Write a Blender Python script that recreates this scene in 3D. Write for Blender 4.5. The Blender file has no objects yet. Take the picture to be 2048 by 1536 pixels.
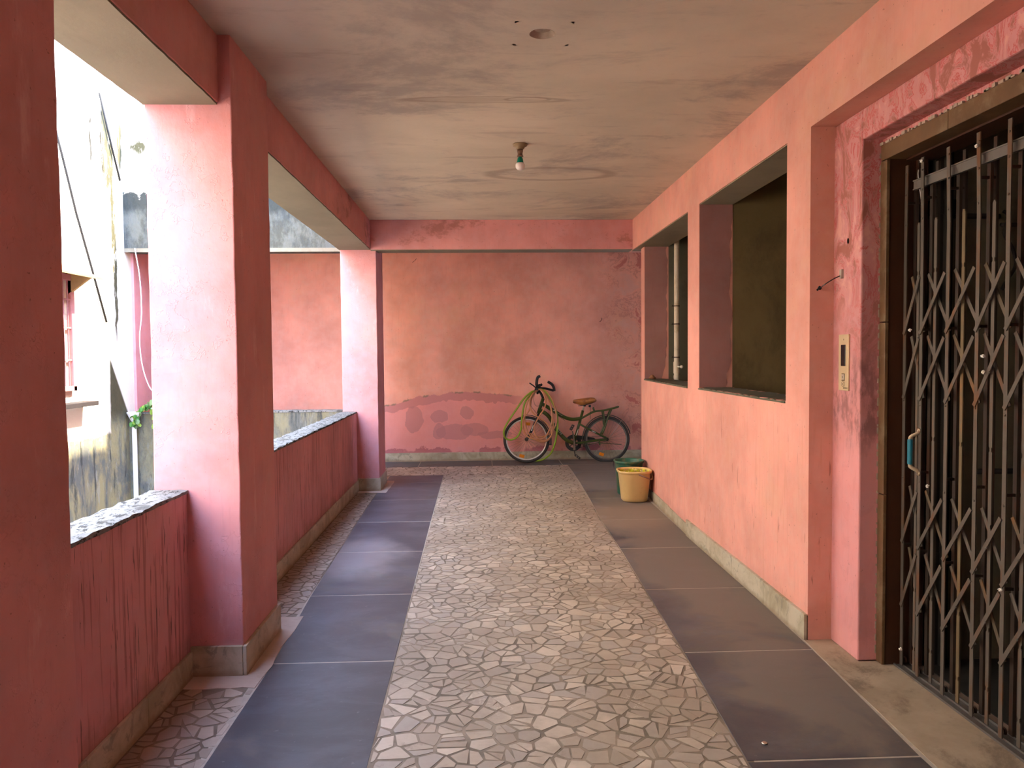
import bpy, bmesh, math, random
from mathutils import Vector, Matrix
random.seed(7)
PI = math.pi
scene = bpy.context.scene
C = scene.collection

# ------------------------------------------------------------------ camera
F, PITCH, YAW, ROLL, EYE = 1520.0, .0392, .0409, -.0085, 1.58
fw = Vector((math.sin(YAW)*math.cos(PITCH), math.cos(YAW)*math.cos(PITCH), -math.sin(PITCH)))
r0 = Vector((math.cos(YAW), -math.sin(YAW), 0)); u0 = r0.cross(fw)
ri = r0*math.cos(ROLL)+u0*math.sin(ROLL); up = -r0*math.sin(ROLL)+u0*math.cos(ROLL)
cd = bpy.data.cameras.new('camera'); cam = bpy.data.objects.new('camera', cd); C.objects.link(cam)
M = Matrix((ri, up, -fw)).transposed().to_4x4(); M.translation = (0, 0, EYE); cam.matrix_world = M
cd.sensor_width = 36; cd.lens = 36*F/2048; cd.clip_start = .05
scene.camera = cam

# ------------------------------------------------------------------ world, sun, exposure
SKY, SUN, EXPO = 18, 28, .38
w = bpy.data.worlds.new('hazy_sky'); scene.world = w; w.use_nodes = True
nt = w.node_tree; nt.nodes.clear()
bg = nt.nodes.new('ShaderNodeBackground'); wo = nt.nodes.new('ShaderNodeOutputWorld')
bg.inputs[0].default_value = (.46, .62, 1.0, 1); bg.inputs[1].default_value = SKY
nt.links.new(bg.outputs[0], wo.inputs[0])
sd = bpy.data.lights.new('sun', 'SUN'); sd.energy = SUN; sd.angle = .02; sd.color = (1, .86, .64)
sun = bpy.data.objects.new('sun', sd); C.objects.link(sun)
sun.rotation_euler = Vector((-1, -.22, -1.38)).to_track_quat('-Z', 'Y').to_euler(); sun.location = (8, 2, 14)

def portal(loc, rot, sx, sy):
    l = bpy.data.lights.new('opening_portal', 'AREA'); l.shape = 'RECTANGLE'; l.size = sx; l.size_y = sy
    l.cycles.is_portal = True
    o = bpy.data.objects.new('opening_portal', l); C.objects.link(o); o.location = loc; o.rotation_euler = rot
for y0, y1 in ((.3, 1.6), (2.23, 3.77), (4.41, 8.87)):
    portal((-1.64, (y0+y1)/2, 1.87), (0, -PI/2, 0), 1.87, y1-y0)
portal((-2.86, 9.03, 1.88), (PI/2, 0, 0), 2.5, 1.88)

vs = scene.view_settings
vs.view_transform = 'Standard'; vs.look = 'None'; vs.gamma = 1; vs.use_curve_mapping = False; vs.exposure = EXPO
cy = scene.cycles
cy.max_bounces = 9; cy.diffuse_bounces = 8; cy.glossy_bounces = 4; cy.transmission_bounces = 4
cy.caustics_reflective = False; cy.caustics_refractive = False; cy.sample_clamp_indirect = 12
cy.use_denoising = True

# ------------------------------------------------------------------ node helper
class NM:
    def __init__(s, name):
        s.m = bpy.data.materials.new(name); s.m.use_nodes = True; s.t = s.m.node_tree
        s.b = s.t.nodes['Principled BSDF']; s.g = None
        s.b.inputs['Specular IOR Level'].default_value = .35
    def n(s, t): return s.t.nodes.new(t)
    def put(s, sock, v):
        if isinstance(v, bpy.types.NodeSocket): s.t.links.new(v, sock)
        elif isinstance(v, (tuple, list)): sock.default_value = tuple(v)+((1,) if len(v) == 3 and len(sock.default_value) == 4 else ())
        else: sock.default_value = v
    def pos(s):
        if s.g is None: s.g = s.n('ShaderNodeNewGeometry')
        return s.g.outputs['Position']
    def xyz(s):
        x = s.n('ShaderNodeSeparateXYZ'); s.put(x.inputs[0], s.pos()); return x.outputs[0], x.outputs[1], x.outputs[2]
    def noise(s, scale, detail=4, rough=.55, st=(1, 1, 1), dist=0, off=(0, 0, 0), color=False):
        v = s.n('ShaderNodeMapping'); s.put(v.inputs[0], s.pos()); v.inputs[3].default_value = st; v.inputs[1].default_value = off
        t = s.n('ShaderNodeTexNoise'); s.put(t.inputs['Vector'], v.outputs[0])
        t.inputs['Scale'].default_value = scale; t.inputs['Detail'].default_value = detail
        t.inputs['Roughness'].default_value = rough; t.inputs['Distortion'].default_value = dist
        return t.outputs['Color' if color else 0]
    def mth(s, op, a, b=0, c=0, clamp=False):
        t = s.n('ShaderNodeMath'); t.operation = op; t.use_clamp = clamp
        s.put(t.inputs[0], a); s.put(t.inputs[1], b); s.put(t.inputs[2], c); return t.outputs[0]
    def rng(s, v, a, b, lo=0, hi=1, smooth=True):
        t = s.n('ShaderNodeMapRange'); t.interpolation_type = 'SMOOTHSTEP' if smooth else 'LINEAR'
        s.put(t.inputs[0], v)
        if a > b: a, b, lo, hi = b, a, hi, lo
        for k, q in zip((1, 2, 3, 4), (a, b, lo, hi)): t.inputs[k].default_value = q
        return t.outputs[0]
    def mix(s, f, a, b, mode='MIX'):
        t = s.n('ShaderNodeMix'); t.data_type = 'RGBA'; t.blend_type = mode
        s.put(t.inputs[0], f); s.put(t.inputs[6], a); s.put(t.inputs[7], b); return t.outputs[2]
    def mul(s, a, b): return s.mth('MULTIPLY', a, b)
    def blob(s, axis, ca, cb, ra, rb, pert=.05, scale=9, soft=.12):
        x, y, z = s.xyz(); a = {'x': x, 'y': y}[axis[0]]; b = {'x': x, 'y': y, 'z': z}[axis[1]]
        n1 = s.mul(s.mth('SUBTRACT', s.noise(scale, 3), .5), pert*2); n2 = s.mul(s.mth('SUBTRACT', s.noise(scale, 3, off=(5, 3, 9)), .5), pert*2)
        da = s.mth('DIVIDE', s.mth('ADD', s.mth('SUBTRACT', a, ca), n1), ra); db = s.mth('DIVIDE', s.mth('ADD', s.mth('SUBTRACT', b, cb), n2), rb)
        d = s.mth('SQRT', s.mth('ADD', s.mul(da, da), s.mul(db, db)))
        return d, s.rng(d, 1+soft, 1-soft)
    def bump(s, h, strength=.3, dist=.01):
        t = s.n('ShaderNodeBump'); t.inputs['Strength'].default_value = strength; t.inputs['Distance'].default_value = dist
        s.put(t.inputs['Height'], h); s.put(s.b.inputs['Normal'], t.outputs[0])
    def out(s, col, rough=.8, metal=0):
        s.put(s.b.inputs['Base Color'], col); s.put(s.b.inputs['Roughness'], rough); s.b.inputs['Metallic'].default_value = metal
        return s.m

def plain(name, col, rough=.6, metal=0, var=.25, scale=25, dirt=None, bump=.0):
    q = NM(name); c = q.mix(q.noise(scale, 4), [k*(1-var) for k in col], [min(1, k*(1+var)) for k in col])
    if dirt: c = q.mix(q.rng(q.noise(scale*.6, 6, .7, off=(3, 1, 2)), .48, .62), c, dirt)
    if bump: q.bump(q.noise(scale*4, 4), bump, .003)
    return q.out(c, rough, metal)

PINK = (.62, .255, .245)
def pink(name, base=PINK, kind=''):
    q = NM(name); x, y, z = q.xyz()
    n1 = q.noise(1.3, 5, .6); n2 = q.noise(9, 5, .65)
    c = q.mix(q.rng(n1, .3, .7), [k*.84 for k in base], [min(1, k*1.14) for k in base])
    n3 = q.noise(.9, 7, .68, off=(11, 4, 2)); c = q.mix(q.rng(n3, .52, .68, 0, .35), c, (base[0]*.95, base[1]*1.25, base[2]*1.0))
    c = q.mix(q.rng(n2, .35, .75, 0, .28), c, (base[0]*.93, base[1]*1.35, base[2]*1.5))
    # brush strokes and small specks
    st = q.noise(5, 4, .6, (9, 9, 1)); c = q.mix(q.rng(st, .52, .75, 0, .18), c, [k*.7 for k in base])
    sp = q.noise(60, 2, .5); c = q.mix(q.rng(sp, .72, .76, 0, .55), c, (.16, .06, .05))
    h = q.mth('ADD', q.noise(2.2, 4, .55), q.mul(q.noise(45, 3, .6), .10))
    brown = (.30, .12, .09); dark = (.22, .07, .065)
    if kind == 'back':
        # old repair with a peeled rim and smoother patches in it
        xo = q.mth('ADD', x, .2); ed = q.mth('ADD', 1.02, q.mth('SUBTRACT', q.mul(q.mth('SUBTRACT', q.noise(2.6, 5, .6, (1, 0, 0)), .5), .16), q.mul(q.mul(xo, xo), .14)))
        ed = q.mth('ADD', ed, q.mul(q.mth('SUBTRACT', q.noise(14, 4, .6), .5), .05))
        d = q.mth('SUBTRACT', ed, z)
        left = q.rng(x, .75, .35)
        inside = q.mul(q.rng(d, -.004, .004), left)
        c = q.mix(q.mul(inside, .55), c, (.75, .245, .26))
        wid = q.mth('ADD', .02, q.mul(q.noise(5, 3, .5, off=(4, 0, 1)), .2))
        rim = q.mul(q.mul(inside, q.rng(q.mth('SUBTRACT', d, wid), .006, -.006)), 1)
        c = q.mix(q.mul(rim, .75), c, (.50, .19, .18))
        chip = q.mul(q.mul(q.rng(q.mth('ABSOLUTE', d), .016, .006), left), q.rng(q.noise(4, 3, .5, (1, 0, 0), off=(9, 0, 0)), .50, .56))
        c = q.mix(q.mul(chip, .9), c, (.27, .17, .12))
        for (cx, cz, rx, rz) in ((-1.0, .62, .13, .2), (-.62, .66, .13, .09), (-.22, .71, .10, .10), (-.63, .44, .10, .12), (-.40, .43, .28, .12), (-.1, .46, .2, .1), (.2, .38, .25, .06)):
            _, mk = q.blob('xz', cx, cz, rx, rz, .05, 7, .03); c = q.mix(q.mul(mk, .6), c, (.46, .19, .19))
        # rising damp above the skirting
        lowz = q.mth('ADD', z, q.mul(q.noise(7, 5, .65), -.25))
        c = q.mix(q.mul(q.rng(lowz, .07, .05), q.rng(q.noise(3.5, 3, .5), .44, .52)), c, (.38, .08, .08))
        c = q.mix(q.mul(q.rng(lowz, .14, .0), .35), c, (.62, .3, .32))
        # salt rings and blotches at the right
        reg = q.mul(q.rng(q.mth('ADD', x, q.mul(q.noise(1.6, 4), 1.3)), 2.35, 3.0), q.rng(z, .15, .5))
        nn = q.noise(3.4, 5, .62, dist=.6, off=(2, 2, 2))
        ring = q.rng(q.mth('ABSOLUTE', q.mth('SUBTRACT', nn, .52)), .022, .006)
        c = q.mix(q.mul(q.mul(ring, reg), .40), c, (.30, .10, .09))
        c = q.mix(q.mul(q.mul(q.rng(nn, .58, .61), reg), .6), c, (.42, .04, .05))
        c = q.mix(q.mul(q.mul(q.rng(nn, .47, .38), reg), .45), c, (.62, .36, .30))
        c = q.mix(q.mul(q.rng(x, .9, 2.2), .22), c, (.36, .14, .11))  # smoothly darker towards the right end
    if kind == 'recess':
        nn = q.noise(7, 6, .66, (1, 1, .6), 1.2)
        reg = q.rng(q.mth('ADD', z, q.noise(1.8, 3)), 1.9, 2.7)
        c = q.mix(q.mul(q.rng(nn, .50, .60), q.mth('ADD', q.mul(reg, .78), .12)), c, (.34, .115, .085))
        ring = q.rng(q.mth('ABSOLUTE', q.mth('SUBTRACT', nn, .5)), .02, .004)
        c = q.mix(q.mul(q.mul(ring, reg), .75), c, (.50, .07, .065))
        c = q.mix(q.mul(q.mul(q.rng(nn, .44, .36), reg), .45), c, (.78, .42, .33))
        _, mk = q.blob('yz', 3.745, 1.32, .5, .22, .05, 12, .5); c = q.mix(q.mul(q.mul(mk, q.rng(q.noise(16, 5, .7, (1, 1, .4)), .42, .6)), .55), c, (.12, .05, .045))
    if kind == 'right':
        below = q.rng(z, 1.33, 1.1)
        stn = q.noise(9, 4, .6, (3, 3, .22), off=(1, 5, 2))
        c = q.mix(q.mul(q.mul(q.rng(stn, .56, .66), below), .35), c, (.60, .27, .17))
        sk = q.noise(14, 3, .5, (3, 3, .35), off=(7, 1, 0)); c = q.mix(q.mul(q.mul(q.rng(sk, .69, .72), below), .6), c, (.30, .09, .07))
        c = q.mix(q.mul(q.rng(q.mth('ADD', z, q.mul(q.noise(5, 5, .65), .3)), .38, .2), .5), c, (.50, .24, .19))
        c = q.mix(q.mul(q.rng(q.noise(2.4, 6, .7, off=(8, 8, 1)), .55, .72), .35), c, (.66, .36, .25))
    if kind == 'parapet':
        stn = q.noise(11, 4, .6, (4, 4, .16), off=(1, 5, 2))
        c = q.mix(q.mul(q.rng(stn, .53, .63), .55), c, (.24, .07, .065))
        sk = q.noise(17, 3, .5, (4, 4, .3), off=(7, 1, 0)); c = q.mix(q.mul(q.rng(sk, .66, .69), .8), c, (.07, .035, .03))
        c = q.mix(q.mul(q.rng(q.mth('ADD', z, q.mul(q.noise(9, 5, .65), .12)), .97, 1.0), .75), c, (.22, .14, .10))
        c = q.mix(q.mul(q.rng(q.mth('ADD', z, q.mul(q.noise(6, 5, .65), .35)), .42, .25), .6), c, (.28, .13, .09))
    if kind == 'beam':
        c = q.mix(q.mul(q.rng(q.noise(2.6, 6, .7, (1, 1, 1.6), off=(3, 8, 1)), .54, .66), q.rng(y, 6.3, 7.2, .12, .55)), c, (.24, .08, .055))
    if kind == 'pillar':
        # thin whitewash runs and plaster scars
        c = q.mix(q.mul(q.rng(q.noise(3, 6, .7, (2, 2, .6), off=(1, 8, 1)), .58, .72), .4), c, (.82, .52, .52))
        ln = q.rng(q.mth('ABSOLUTE', q.mth('SUBTRACT', q.noise(1.6, 6, .7, off=(3, 3, 3)), .5)), .006, .0)
        h = q.mth('ADD', q.mth('ADD', h, q.mul(ln, .35)), q.mul(q.noise(7, 6, .7, (1, 1, .7)), .5))
        c = q.mix(q.mul(q.rng(q.mth('ADD', z, q.mul(q.noise(8, 5, .65), .12)), .24, .16), .5), c, (.5, .3, .26))
    q.bump(h, .32, .02)
    return q.out(c, .72)

def concrete(name, a, b, dark, streak=(1, 1, 1), amt=.6, rings=False):
    q = NM(name); n = q.noise(1.1, 7, .62, streak); c = q.mix(q.rng(n, .3, .7), a, b)
    c = q.mix(q.mul(q.rng(q.noise(.9, 8, .72, streak, .4, (4, 2, 0)), .50, .66), amt), c, dark)
    c = q.mix(q.mul(q.rng(q.noise(14, 6, .7, streak), .55, .8), .35), c, [k*.72 for k in a])
    if rings:
        x, y, z = q.xyz()
        c = q.mix(q.rng(q.mth('ADD', y, q.mth('ADD', x, q.mul(q.noise(.8, 5, .6), 2))), 6.2, 3.6, 0, .55), c, (.34, .29, .26))
        for (cx, cy_, rx, ry) in ((.05, 4.69, .47, .055), (.62, 6.60, .52, .22), (.30, 4.68, .13, .035)):
            d, _ = q.blob('xy', cx, cy_, rx, ry, .02, 5)
            c = q.mix(q.mul(q.rng(q.mth('ABSOLUTE', q.mth('SUBTRACT', d, 1)), .20, .03), .5), c, (.27, .20, .15))
        _, m = q.blob('xy', -.15, 4.69, .45, .05, .03, 5, .4); c = q.mix(q.mul(m, .3), c, (.27, .20, .15))
        sc = q.noise(2.2, 8, .7, (.45, 2.2, 1), .3, (1, 7, 0)); c = q.mix(q.rng(sc, .56, .68, 0, .35), c, (.28, .21, .17))
    q.bump(q.mth('ADD', q.noise(5, 6, .6, streak), q.mul(q.noise(60, 3), .12)), .25, .012)
    return q.out(c, .9)

m_pink = pink('pink_paint'); m_back = pink('pink_paint_damp', (.77, .335, .245), kind='back'); m_right = pink('pink_paint_dusty', (.70, .315, .245), kind='right')
m_rec = pink('pink_paint_blotched', kind='recess'); m_par = pink('pink_paint_streaked', kind='parapet'); m_beam = pink('pink_paint_beam', kind='beam')
m_pil = pink('pink_paint_pillar', kind='pillar')
m_ceil = concrete('ceiling_cement', (.56, .485, .37), (.68, .585, .45), (.31, .27, .24), (.8, 1.15, 1), .7, True)
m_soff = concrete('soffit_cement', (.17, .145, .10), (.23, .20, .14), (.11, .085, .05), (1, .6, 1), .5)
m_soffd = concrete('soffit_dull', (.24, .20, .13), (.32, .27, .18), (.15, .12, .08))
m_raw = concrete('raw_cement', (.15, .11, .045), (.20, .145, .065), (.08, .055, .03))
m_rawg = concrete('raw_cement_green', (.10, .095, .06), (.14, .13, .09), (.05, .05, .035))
m_shaft = concrete('shaft_cement', (.18, .16, .11), (.25, .22, .15), (.07, .05, .03))
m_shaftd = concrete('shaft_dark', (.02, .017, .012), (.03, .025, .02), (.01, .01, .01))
m_screed = concrete('dusty_screed', (.30, .215, .155), (.40, .29, .21), (.16, .11, .08), amt=.5)
m_land = concrete('landing_cement', (.31, .24, .16), (.43, .34, .235), (.15, .11, .075), (2.5, 2.5, 1), amt=.75)
m_apron = concrete('apron_cement', (.42, .33, .26), (.55, .44, .36), (.28, .19, .13), amt=.5)
m_ground = concrete('yard_ground', (.38, .34, .25), (.5, .45, .34), (.25, .23, .15))

def skirt_mat():
    q = NM('skirting_stone'); c = q.mix(q.rng(q.noise(3, 7, .65, dist=.8), .35, .65), (.33, .28, .18), (.52, .47, .35))
    c = q.mix(q.rng(q.noise(7, 6, .7, dist=1.5, off=(1, 2, 3)), .56, .62, 0, .5), c, (.18, .17, .13))
    x, y, z = q.xyz()
    c = q.mix(q.rng(q.mth('ADD', z, q.mul(q.noise(12, 5), .05)), .065, .03, 0, .6), c, (.25, .17, .10))
    return q.out(c, .5)
m_skirt = skirt_mat()
m_joint = plain('joint_dirt', (.09, .065, .045), .9)

def slab_mat():
    q = NM('dark_slate'); x, y, z = q.xyz()
    oi = q.n('ShaderNodeObjectInfo')
    c = q.mix(oi.outputs['Random'], (.048, .053, .061), (.070, .071, .073))
    c = q.mix(q.rng(q.noise(2.1, 7, .68, (1, 1.6, 1), .5), .42, .68, 0, .55), c, (.115, .12, .135))
    c = q.mix(q.rng(q.noise(28, 5, .7), .62, .72, 0, .45), c, (.23, .22, .22))
    # brown dust trodden over the slabs: thick by the right wall towards the far end, one smear at the left
    du = q.noise(1.5, 6, .65, (1, 1, 1), .5, (3, 3, 0))
    right = q.mul(q.rng(x, .9, 1.5), q.rng(y, 1.0, 6.0, .25, 1))
    md = q.rng(q.mth('ADD', du, q.mul(right, .38)), .52, .78)
    c = q.mix(q.mul(md, .8), c, (.20, .16, .125))
    d, m = q.blob('xy', -1.0, 6.0, .32, .55, .25, 3, .5); c = q.mix(q.mul(m, .55), c, (.30, .26, .25))
    d, m = q.blob('xy', 1.35, 7.3, .75, .5, .2, 3, .5); c = q.mix(q.mul(m, .85), c, (.25, .195, .145))
    q.bump(q.mth('ADD', q.noise(6, 5), q.mul(q.noise(90, 3), .2)), .12, .006)
    return q.out(c, q.rng(md, 0, 1, .46, .8))
m_slab = slab_mat()

def tile_mat(i, a):
    q = NM('marble_chip'); x, y, z = q.xyz()
    c = q.mix(q.noise(22, 5, .6), [k*.80 for k in a], [k*1.14 for k in a])
    # trodden dust film
    du = q.noise(1.3, 7, .66, off=(6, 1, 0)); c = q.mix(q.rng(du, .42, .62, .1, .82), c, (.28, .235, .18))
    c = q.mix(q.mul(q.rng(x, -1.05, -1.35), .6), c, (.20, .135, .09))
    c = q.mix(q.mul(q.mul(q.rng(x, .75, 1.3), q.rng(y, 6.2, 7.4)), .6), c, (.30, .215, .15))
    c = q.mix(q.rng(q.noise(11, 6, .75, off=(1, 1, 5)), .57, .70, 0, .6), c, (.20, .16, .12))
    nn = q.noise(9, 6, .7, off=(2, 7, 7)); rr = q.mul(q.rng(q.mth('ABSOLUTE', q.mth('SUBTRACT', nn, .55)), .008, .003), q.rng(q.noise(2.1, 3, .5, off=(5, 5, 1)), .58, .64))
    c = q.mix(q.mul(rr, .8), c, (.68, .63, .54))
    return q.out(c, .42)
m_tiles = [tile_mat(i, a) for i, a in enumerate(((.47, .405, .32), (.40, .34, .265), (.33, .28, .22), (.54, .47, .375), (.36, .32, .27)))]
def grout_mat():
    q = NM('mosaic_grout'); x, y, z = q.xyz(); c = q.mix(q.rng(q.noise(3, 6, .65), .38, .62), (.14, .115, .085), (.27, .225, .17))
    c = q.mix(q.mul(q.rng(x, -1.05, -1.35), .6), c, (.19, .125, .08))
    return q.out(c, .85)
m_grout = grout_mat()

# ------------------------------------------------------------------ mesh helpers
def obj(name, bm, mat, parent=None, smooth=False, bevel=0, seg=2):
    me = bpy.data.meshes.new(name); bmesh.ops.recalc_face_normals(bm, faces=bm.faces); bm.to_mesh(me); bm.free()
    for mm in (mat if isinstance(mat, list) else [mat]): me.materials.append(mm)
    o = bpy.data.objects.new(name, me); C.objects.link(o)
    if smooth:
        me.polygons.foreach_set('use_smooth', [True]*len(me.polygons))
        md = None
    if bevel:
        b = o.modifiers.new('bevel', 'BEVEL'); b.width = bevel; b.segments = seg; b.limit_method = 'ANGLE'; b.angle_limit = .6
    if parent: o.parent = parent; o.matrix_parent_inverse = Matrix()
    return o
def tag(o, label=None, cat=None, group=None, kind=None):
    if label: o['label'] = label
    if cat: o['category'] = cat
    if group: o['group'] = group
    if kind: o['kind'] = kind
    return o
def thing(name, loc, label, cat, group=None, kind=None, rz=0):
    o = bpy.data.objects.new(name, None); C.objects.link(o); o.location = loc; o.rotation_euler = (0, 0, rz); o.empty_display_size = .1
    return tag(o, label, cat, group, kind)
def bx(bm, x0, x1, y0, y1, z0, z1, M=None):
    v = [bm.verts.new((x, y, z)) for z in (z0, z1) for x, y in ((x0, y0), (x1, y0), (x1, y1), (x0, y1))]
    for f in ((3, 2, 1, 0), (4, 5, 6, 7), (0, 1, 5, 4), (1, 2, 6, 5), (2, 3, 7, 6), (3, 0, 4, 7)): bm.faces.new([v[i] for i in f])
    if M: bmesh.ops.transform(bm, matrix=M, verts=v)
    return v
def prism(bm, pts, z0, z1):
    n = len(pts); a = [bm.verts.new((p[0], p[1], z0)) for p in pts]; b = [bm.verts.new((p[0], p[1], z1)) for p in pts]
    bm.faces.new(a[::-1]); bm.faces.new(b)
    for i in range(n): bm.faces.new((a[i], a[(i+1) % n], b[(i+1) % n], b[i]))
def box(name, x0, x1, y0, y1, z0, z1, mat, parent=None, bevel=0):
    bm = bmesh.new(); bx(bm, x0, x1, y0, y1, z0, z1); return obj(name, bm, mat, parent, bevel=bevel)
def catmull(P, n=8, closed=False):
    P = [Vector(p) for p in P]; out = []; N = len(P)
    for i in range(N if closed else N-1):
        g = (lambda k: P[k % N]) if closed else (lambda k: P[max(0, min(N-1, k))])
        a, b, c, d = g(i-1), g(i), g(i+1), g(i+2)
        for k in range(n):
            t = k/n; out.append(.5*((2*b)+(c-a)*t+(2*a-5*b+4*c-d)*t*t+(3*b-a-3*c+d)*t**3))
    if not closed: out.append(P[-1])
    return out
def tube(bm, P, r, seg=8, closed=False, flat=None, cap=True):
    P = [Vector(p) for p in P]; N = len(P); rr = r if isinstance(r, (list, tuple)) else [r]*N
    T = []
    for i in range(N):
        a = P[(i-1) % N] if closed or i else P[0]; b = P[(i+1) % N] if closed or i < N-1 else P[-1]
        T.append((b-a).normalized())
    ref = Vector((0, 0, 1)) if abs(T[0].z) < .9 else Vector((0, 1, 0))
    nrm = (ref-T[0]*ref.dot(T[0])).normalized(); rings = []
    for i in range(N):
        nrm = (nrm-T[i]*nrm.dot(T[i])).normalized(); bi = T[i].cross(nrm)
        fx, fz = flat or (1, 1)
        rings.append([bm.verts.new(P[i]+(nrm*math.cos(2*PI*k/seg)*fz+bi*math.sin(2*PI*k/seg)*fx)*rr[i]) for k in range(seg)])
    for i in range(N if closed else N-1):
        A, B = rings[i], rings[(i+1) % N]
        for k in range(seg): bm.faces.new((A[k], A[(k+1) % seg], B[(k+1) % seg], B[k]))
    if not closed and cap: bm.faces.new(rings[0][::-1]); bm.faces.new(rings[-1])
def lathe(bm, prof, seg=24, M=None, sx=1, sy=1, pw=1, cap=True):
    rings = []; allv = []
    for r, z in prof:
        ring = []
        for k in range(seg):
            a = 2*PI*k/seg; c, s = math.cos(a), math.sin(a)
            if pw != 1: c = math.copysign(abs(c)**pw, c); s = math.copysign(abs(s)**pw, s)
            ring.append(bm.verts.new((r*c*sx, r*s*sy, z)))
        rings.append(ring); allv += ring
    for A, B in zip(rings, rings[1:]):
        for k in range(seg): bm.faces.new((A[k], A[(k+1) % seg], B[(k+1) % seg], B[k]))
    if cap: bm.faces.new(rings[0][::-1]); bm.faces.new(rings[-1])
    if M: bmesh.ops.transform(bm, matrix=M, verts=allv)
def text_mesh(name, s, size, mat, parent, M, ext=.0004, spacing=1):
    cu = bpy.data.curves.new(name, 'FONT'); cu.body = s; cu.size = size; cu.extrude = ext; cu.align_x = 'CENTER'; cu.align_y = 'CENTER'; cu.space_character = spacing
    t = bpy.data.objects.new(name, cu); C.objects.link(t); bpy.context.view_layer.update()
    me = bpy.data.meshes.new_from_object(t); bpy.data.objects.remove(t)
    me.materials.clear(); me.materials.append(mat); me.transform(M)
    o = bpy.data.objects.new(name, me); C.objects.link(o)
    if parent: o.parent = parent
    return o
def struct(o, label, cat='wall'): return tag(o, label, cat, kind='structure')

# ------------------------------------------------------------------ structure
ZC = 3.128
# ceiling with the round fan-hook hollow
def build_ceiling():
    bm = bmesh.new(); hx, hy, hr, s = .315, 3.734, .062, .14; n = 32
    sq = []; ci = []
    for k in range(n):
        a = 2*PI*(k+.5)/n; c, q = math.cos(a), math.sin(a); m = max(abs(c), abs(q))
        sq.append(bm.verts.new((hx+s*c/m, hy+s*q/m, ZC)))
        wob = 1+.03*math.sin(2*a+1)+.015*math.sin(5*a)
        ci.append(bm.verts.new((hx+hr*c*wob, hy+hr*q*wob, ZC)))
    deep = [bm.verts.new((hx+(v.co.x-hx)*.62, hy+(v.co.y-hy)*.62, ZC+.022)) for v in ci]
    for k in range(n):
        j = (k+1) % n
        bm.faces.new((sq[k], sq[j], ci[j], ci[k])); f = bm.faces.new((ci[k], ci[j], deep[j], deep[k])); f.material_index = 1
    f = bm.faces.new(deep); f.material_index = 1
    x0, x1, y0, y1 = -1.66, 4.3, -6, 11.6
    def quad(a, b, c, d):
        bm.faces.new([bm.verts.new(p+(ZC,)) for p in (a, b, c, d)])
    quad((x0, y0), (x1, y0), (x1, hy-s), (x0, hy-s)); quad((x0, hy+s), (x1, hy+s), (x1, y1), (x0, y1))
    quad((x0, hy-s), (hx-s, hy-s), (hx-s, hy+s), (x0, hy+s)); quad((hx+s, hy-s), (x1, hy-s), (x1, hy+s), (hx+s, hy+s))
    bx(bm, x0, x1, y0, y1, ZC+.05, ZC+.17)
    bx(bm, -4.15, x0, 9.12, y1, ZC, ZC+.17)
    for a in ((x0, x0+.01, y0, y1), (x1-.01, x1, y0, y1)): bx(bm, *a, ZC+.0005, ZC+.06)
    for a in ((x0, x1, y0, y0+.01), (x0, x1, y1-.01, y1)): bx(bm, *a, ZC+.0005, ZC+.06)
    return obj('ceiling', bm, [m_ceil, plain('hollow_mortar', (.34, .26, .2), .95, var=.35, bump=.5)])
struct(build_ceiling(), 'stained bare cement ceiling with dark water marks and a round hollow', 'ceiling')

# right wall: pier, wall below the openings, slim mullion, end pier, lintel, wall behind the camera
bm = bmesh.new()
bx(bm, 1.775, 2.05, 4.04, 4.355, 0, 2.78)
bx(bm, 1.775, 2.05, 4.355, 6.455, 0, 1.293)
bx(bm, 1.775, 2.05, 6.12, 6.455, 1.293, 2.78)
fx = lambda y: 1.775+(y-6.455)*.08/2.265
prism(bm, [(1.775, 6.455), (2.05, 6.455), (fx(8.52)+.275, 8.52), (fx(8.52), 8.52)], 0, 1.287)
prism(bm, [(fx(8.52), 8.52), (fx(8.52)+.275, 8.52), (fx(8.72)+.275, 8.72), (fx(8.72), 8.72)], 0, 2.78)
wr = obj('wall_right', bm, m_right)
struct(wr, 'dusty pink right wall with two tall unglazed openings')
box('wall_section', 1.775, 2.05, -6, 1.25, 0, ZC, m_right, wr)
box('lintel', 1.775, 2.05, -6, 9.06, 2.78, ZC, m_right, wr)
# raw cement soffits over the two openings and rough sills
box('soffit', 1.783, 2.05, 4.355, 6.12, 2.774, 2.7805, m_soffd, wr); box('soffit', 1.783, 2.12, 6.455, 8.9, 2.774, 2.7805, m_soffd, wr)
def rough_top(name, x0, x1, y0, y1, z, th, mat, parent, nx=6, ny=60, amp=.006, x0f=None):
    bm = bmesh.new(); G = []
    rnd = random.Random(name+str(y0))
    for j in range(ny+1):
        row = []
        y = y0+(y1-y0)*j/ny; sh = x0f(y)-x0 if x0f else 0
        for i in range(nx+1):
            x = x0+(x1-x0)*i/nx+sh; e = i in (0, nx)
            row.append(bm.verts.new((x+(rnd.uniform(-.6, .6)*amp if e else 0), y, z+rnd.uniform(-1, 1)*amp*(.8 if e else .5)-(amp*.6 if e else 0))))
        G.append(row)
    for j in range(ny):
        for i in range(nx): bm.faces.new((G[j][i], G[j][i+1], G[j+1][i+1], G[j+1][i]))
    ext = bmesh.ops.extrude_face_region(bm, geom=bm.faces[:])
    for v in [g for g in ext['geom'] if isinstance(g, bmesh.types.BMVert)]: v.co.z = z-th
    return obj(name, bm, mat, parent)
rough_top('sill', 1.768, 2.055, 4.36, 6.115, 1.296, .016, m_rawg, wr, 4, 40, .005)
rough_top('sill', 1.768, 2.04, 6.46, 8.51, 1.290, .016, m_rawg, wr, 4, 44, .004, x0f=lambda y: fx(y)-.007)

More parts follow.
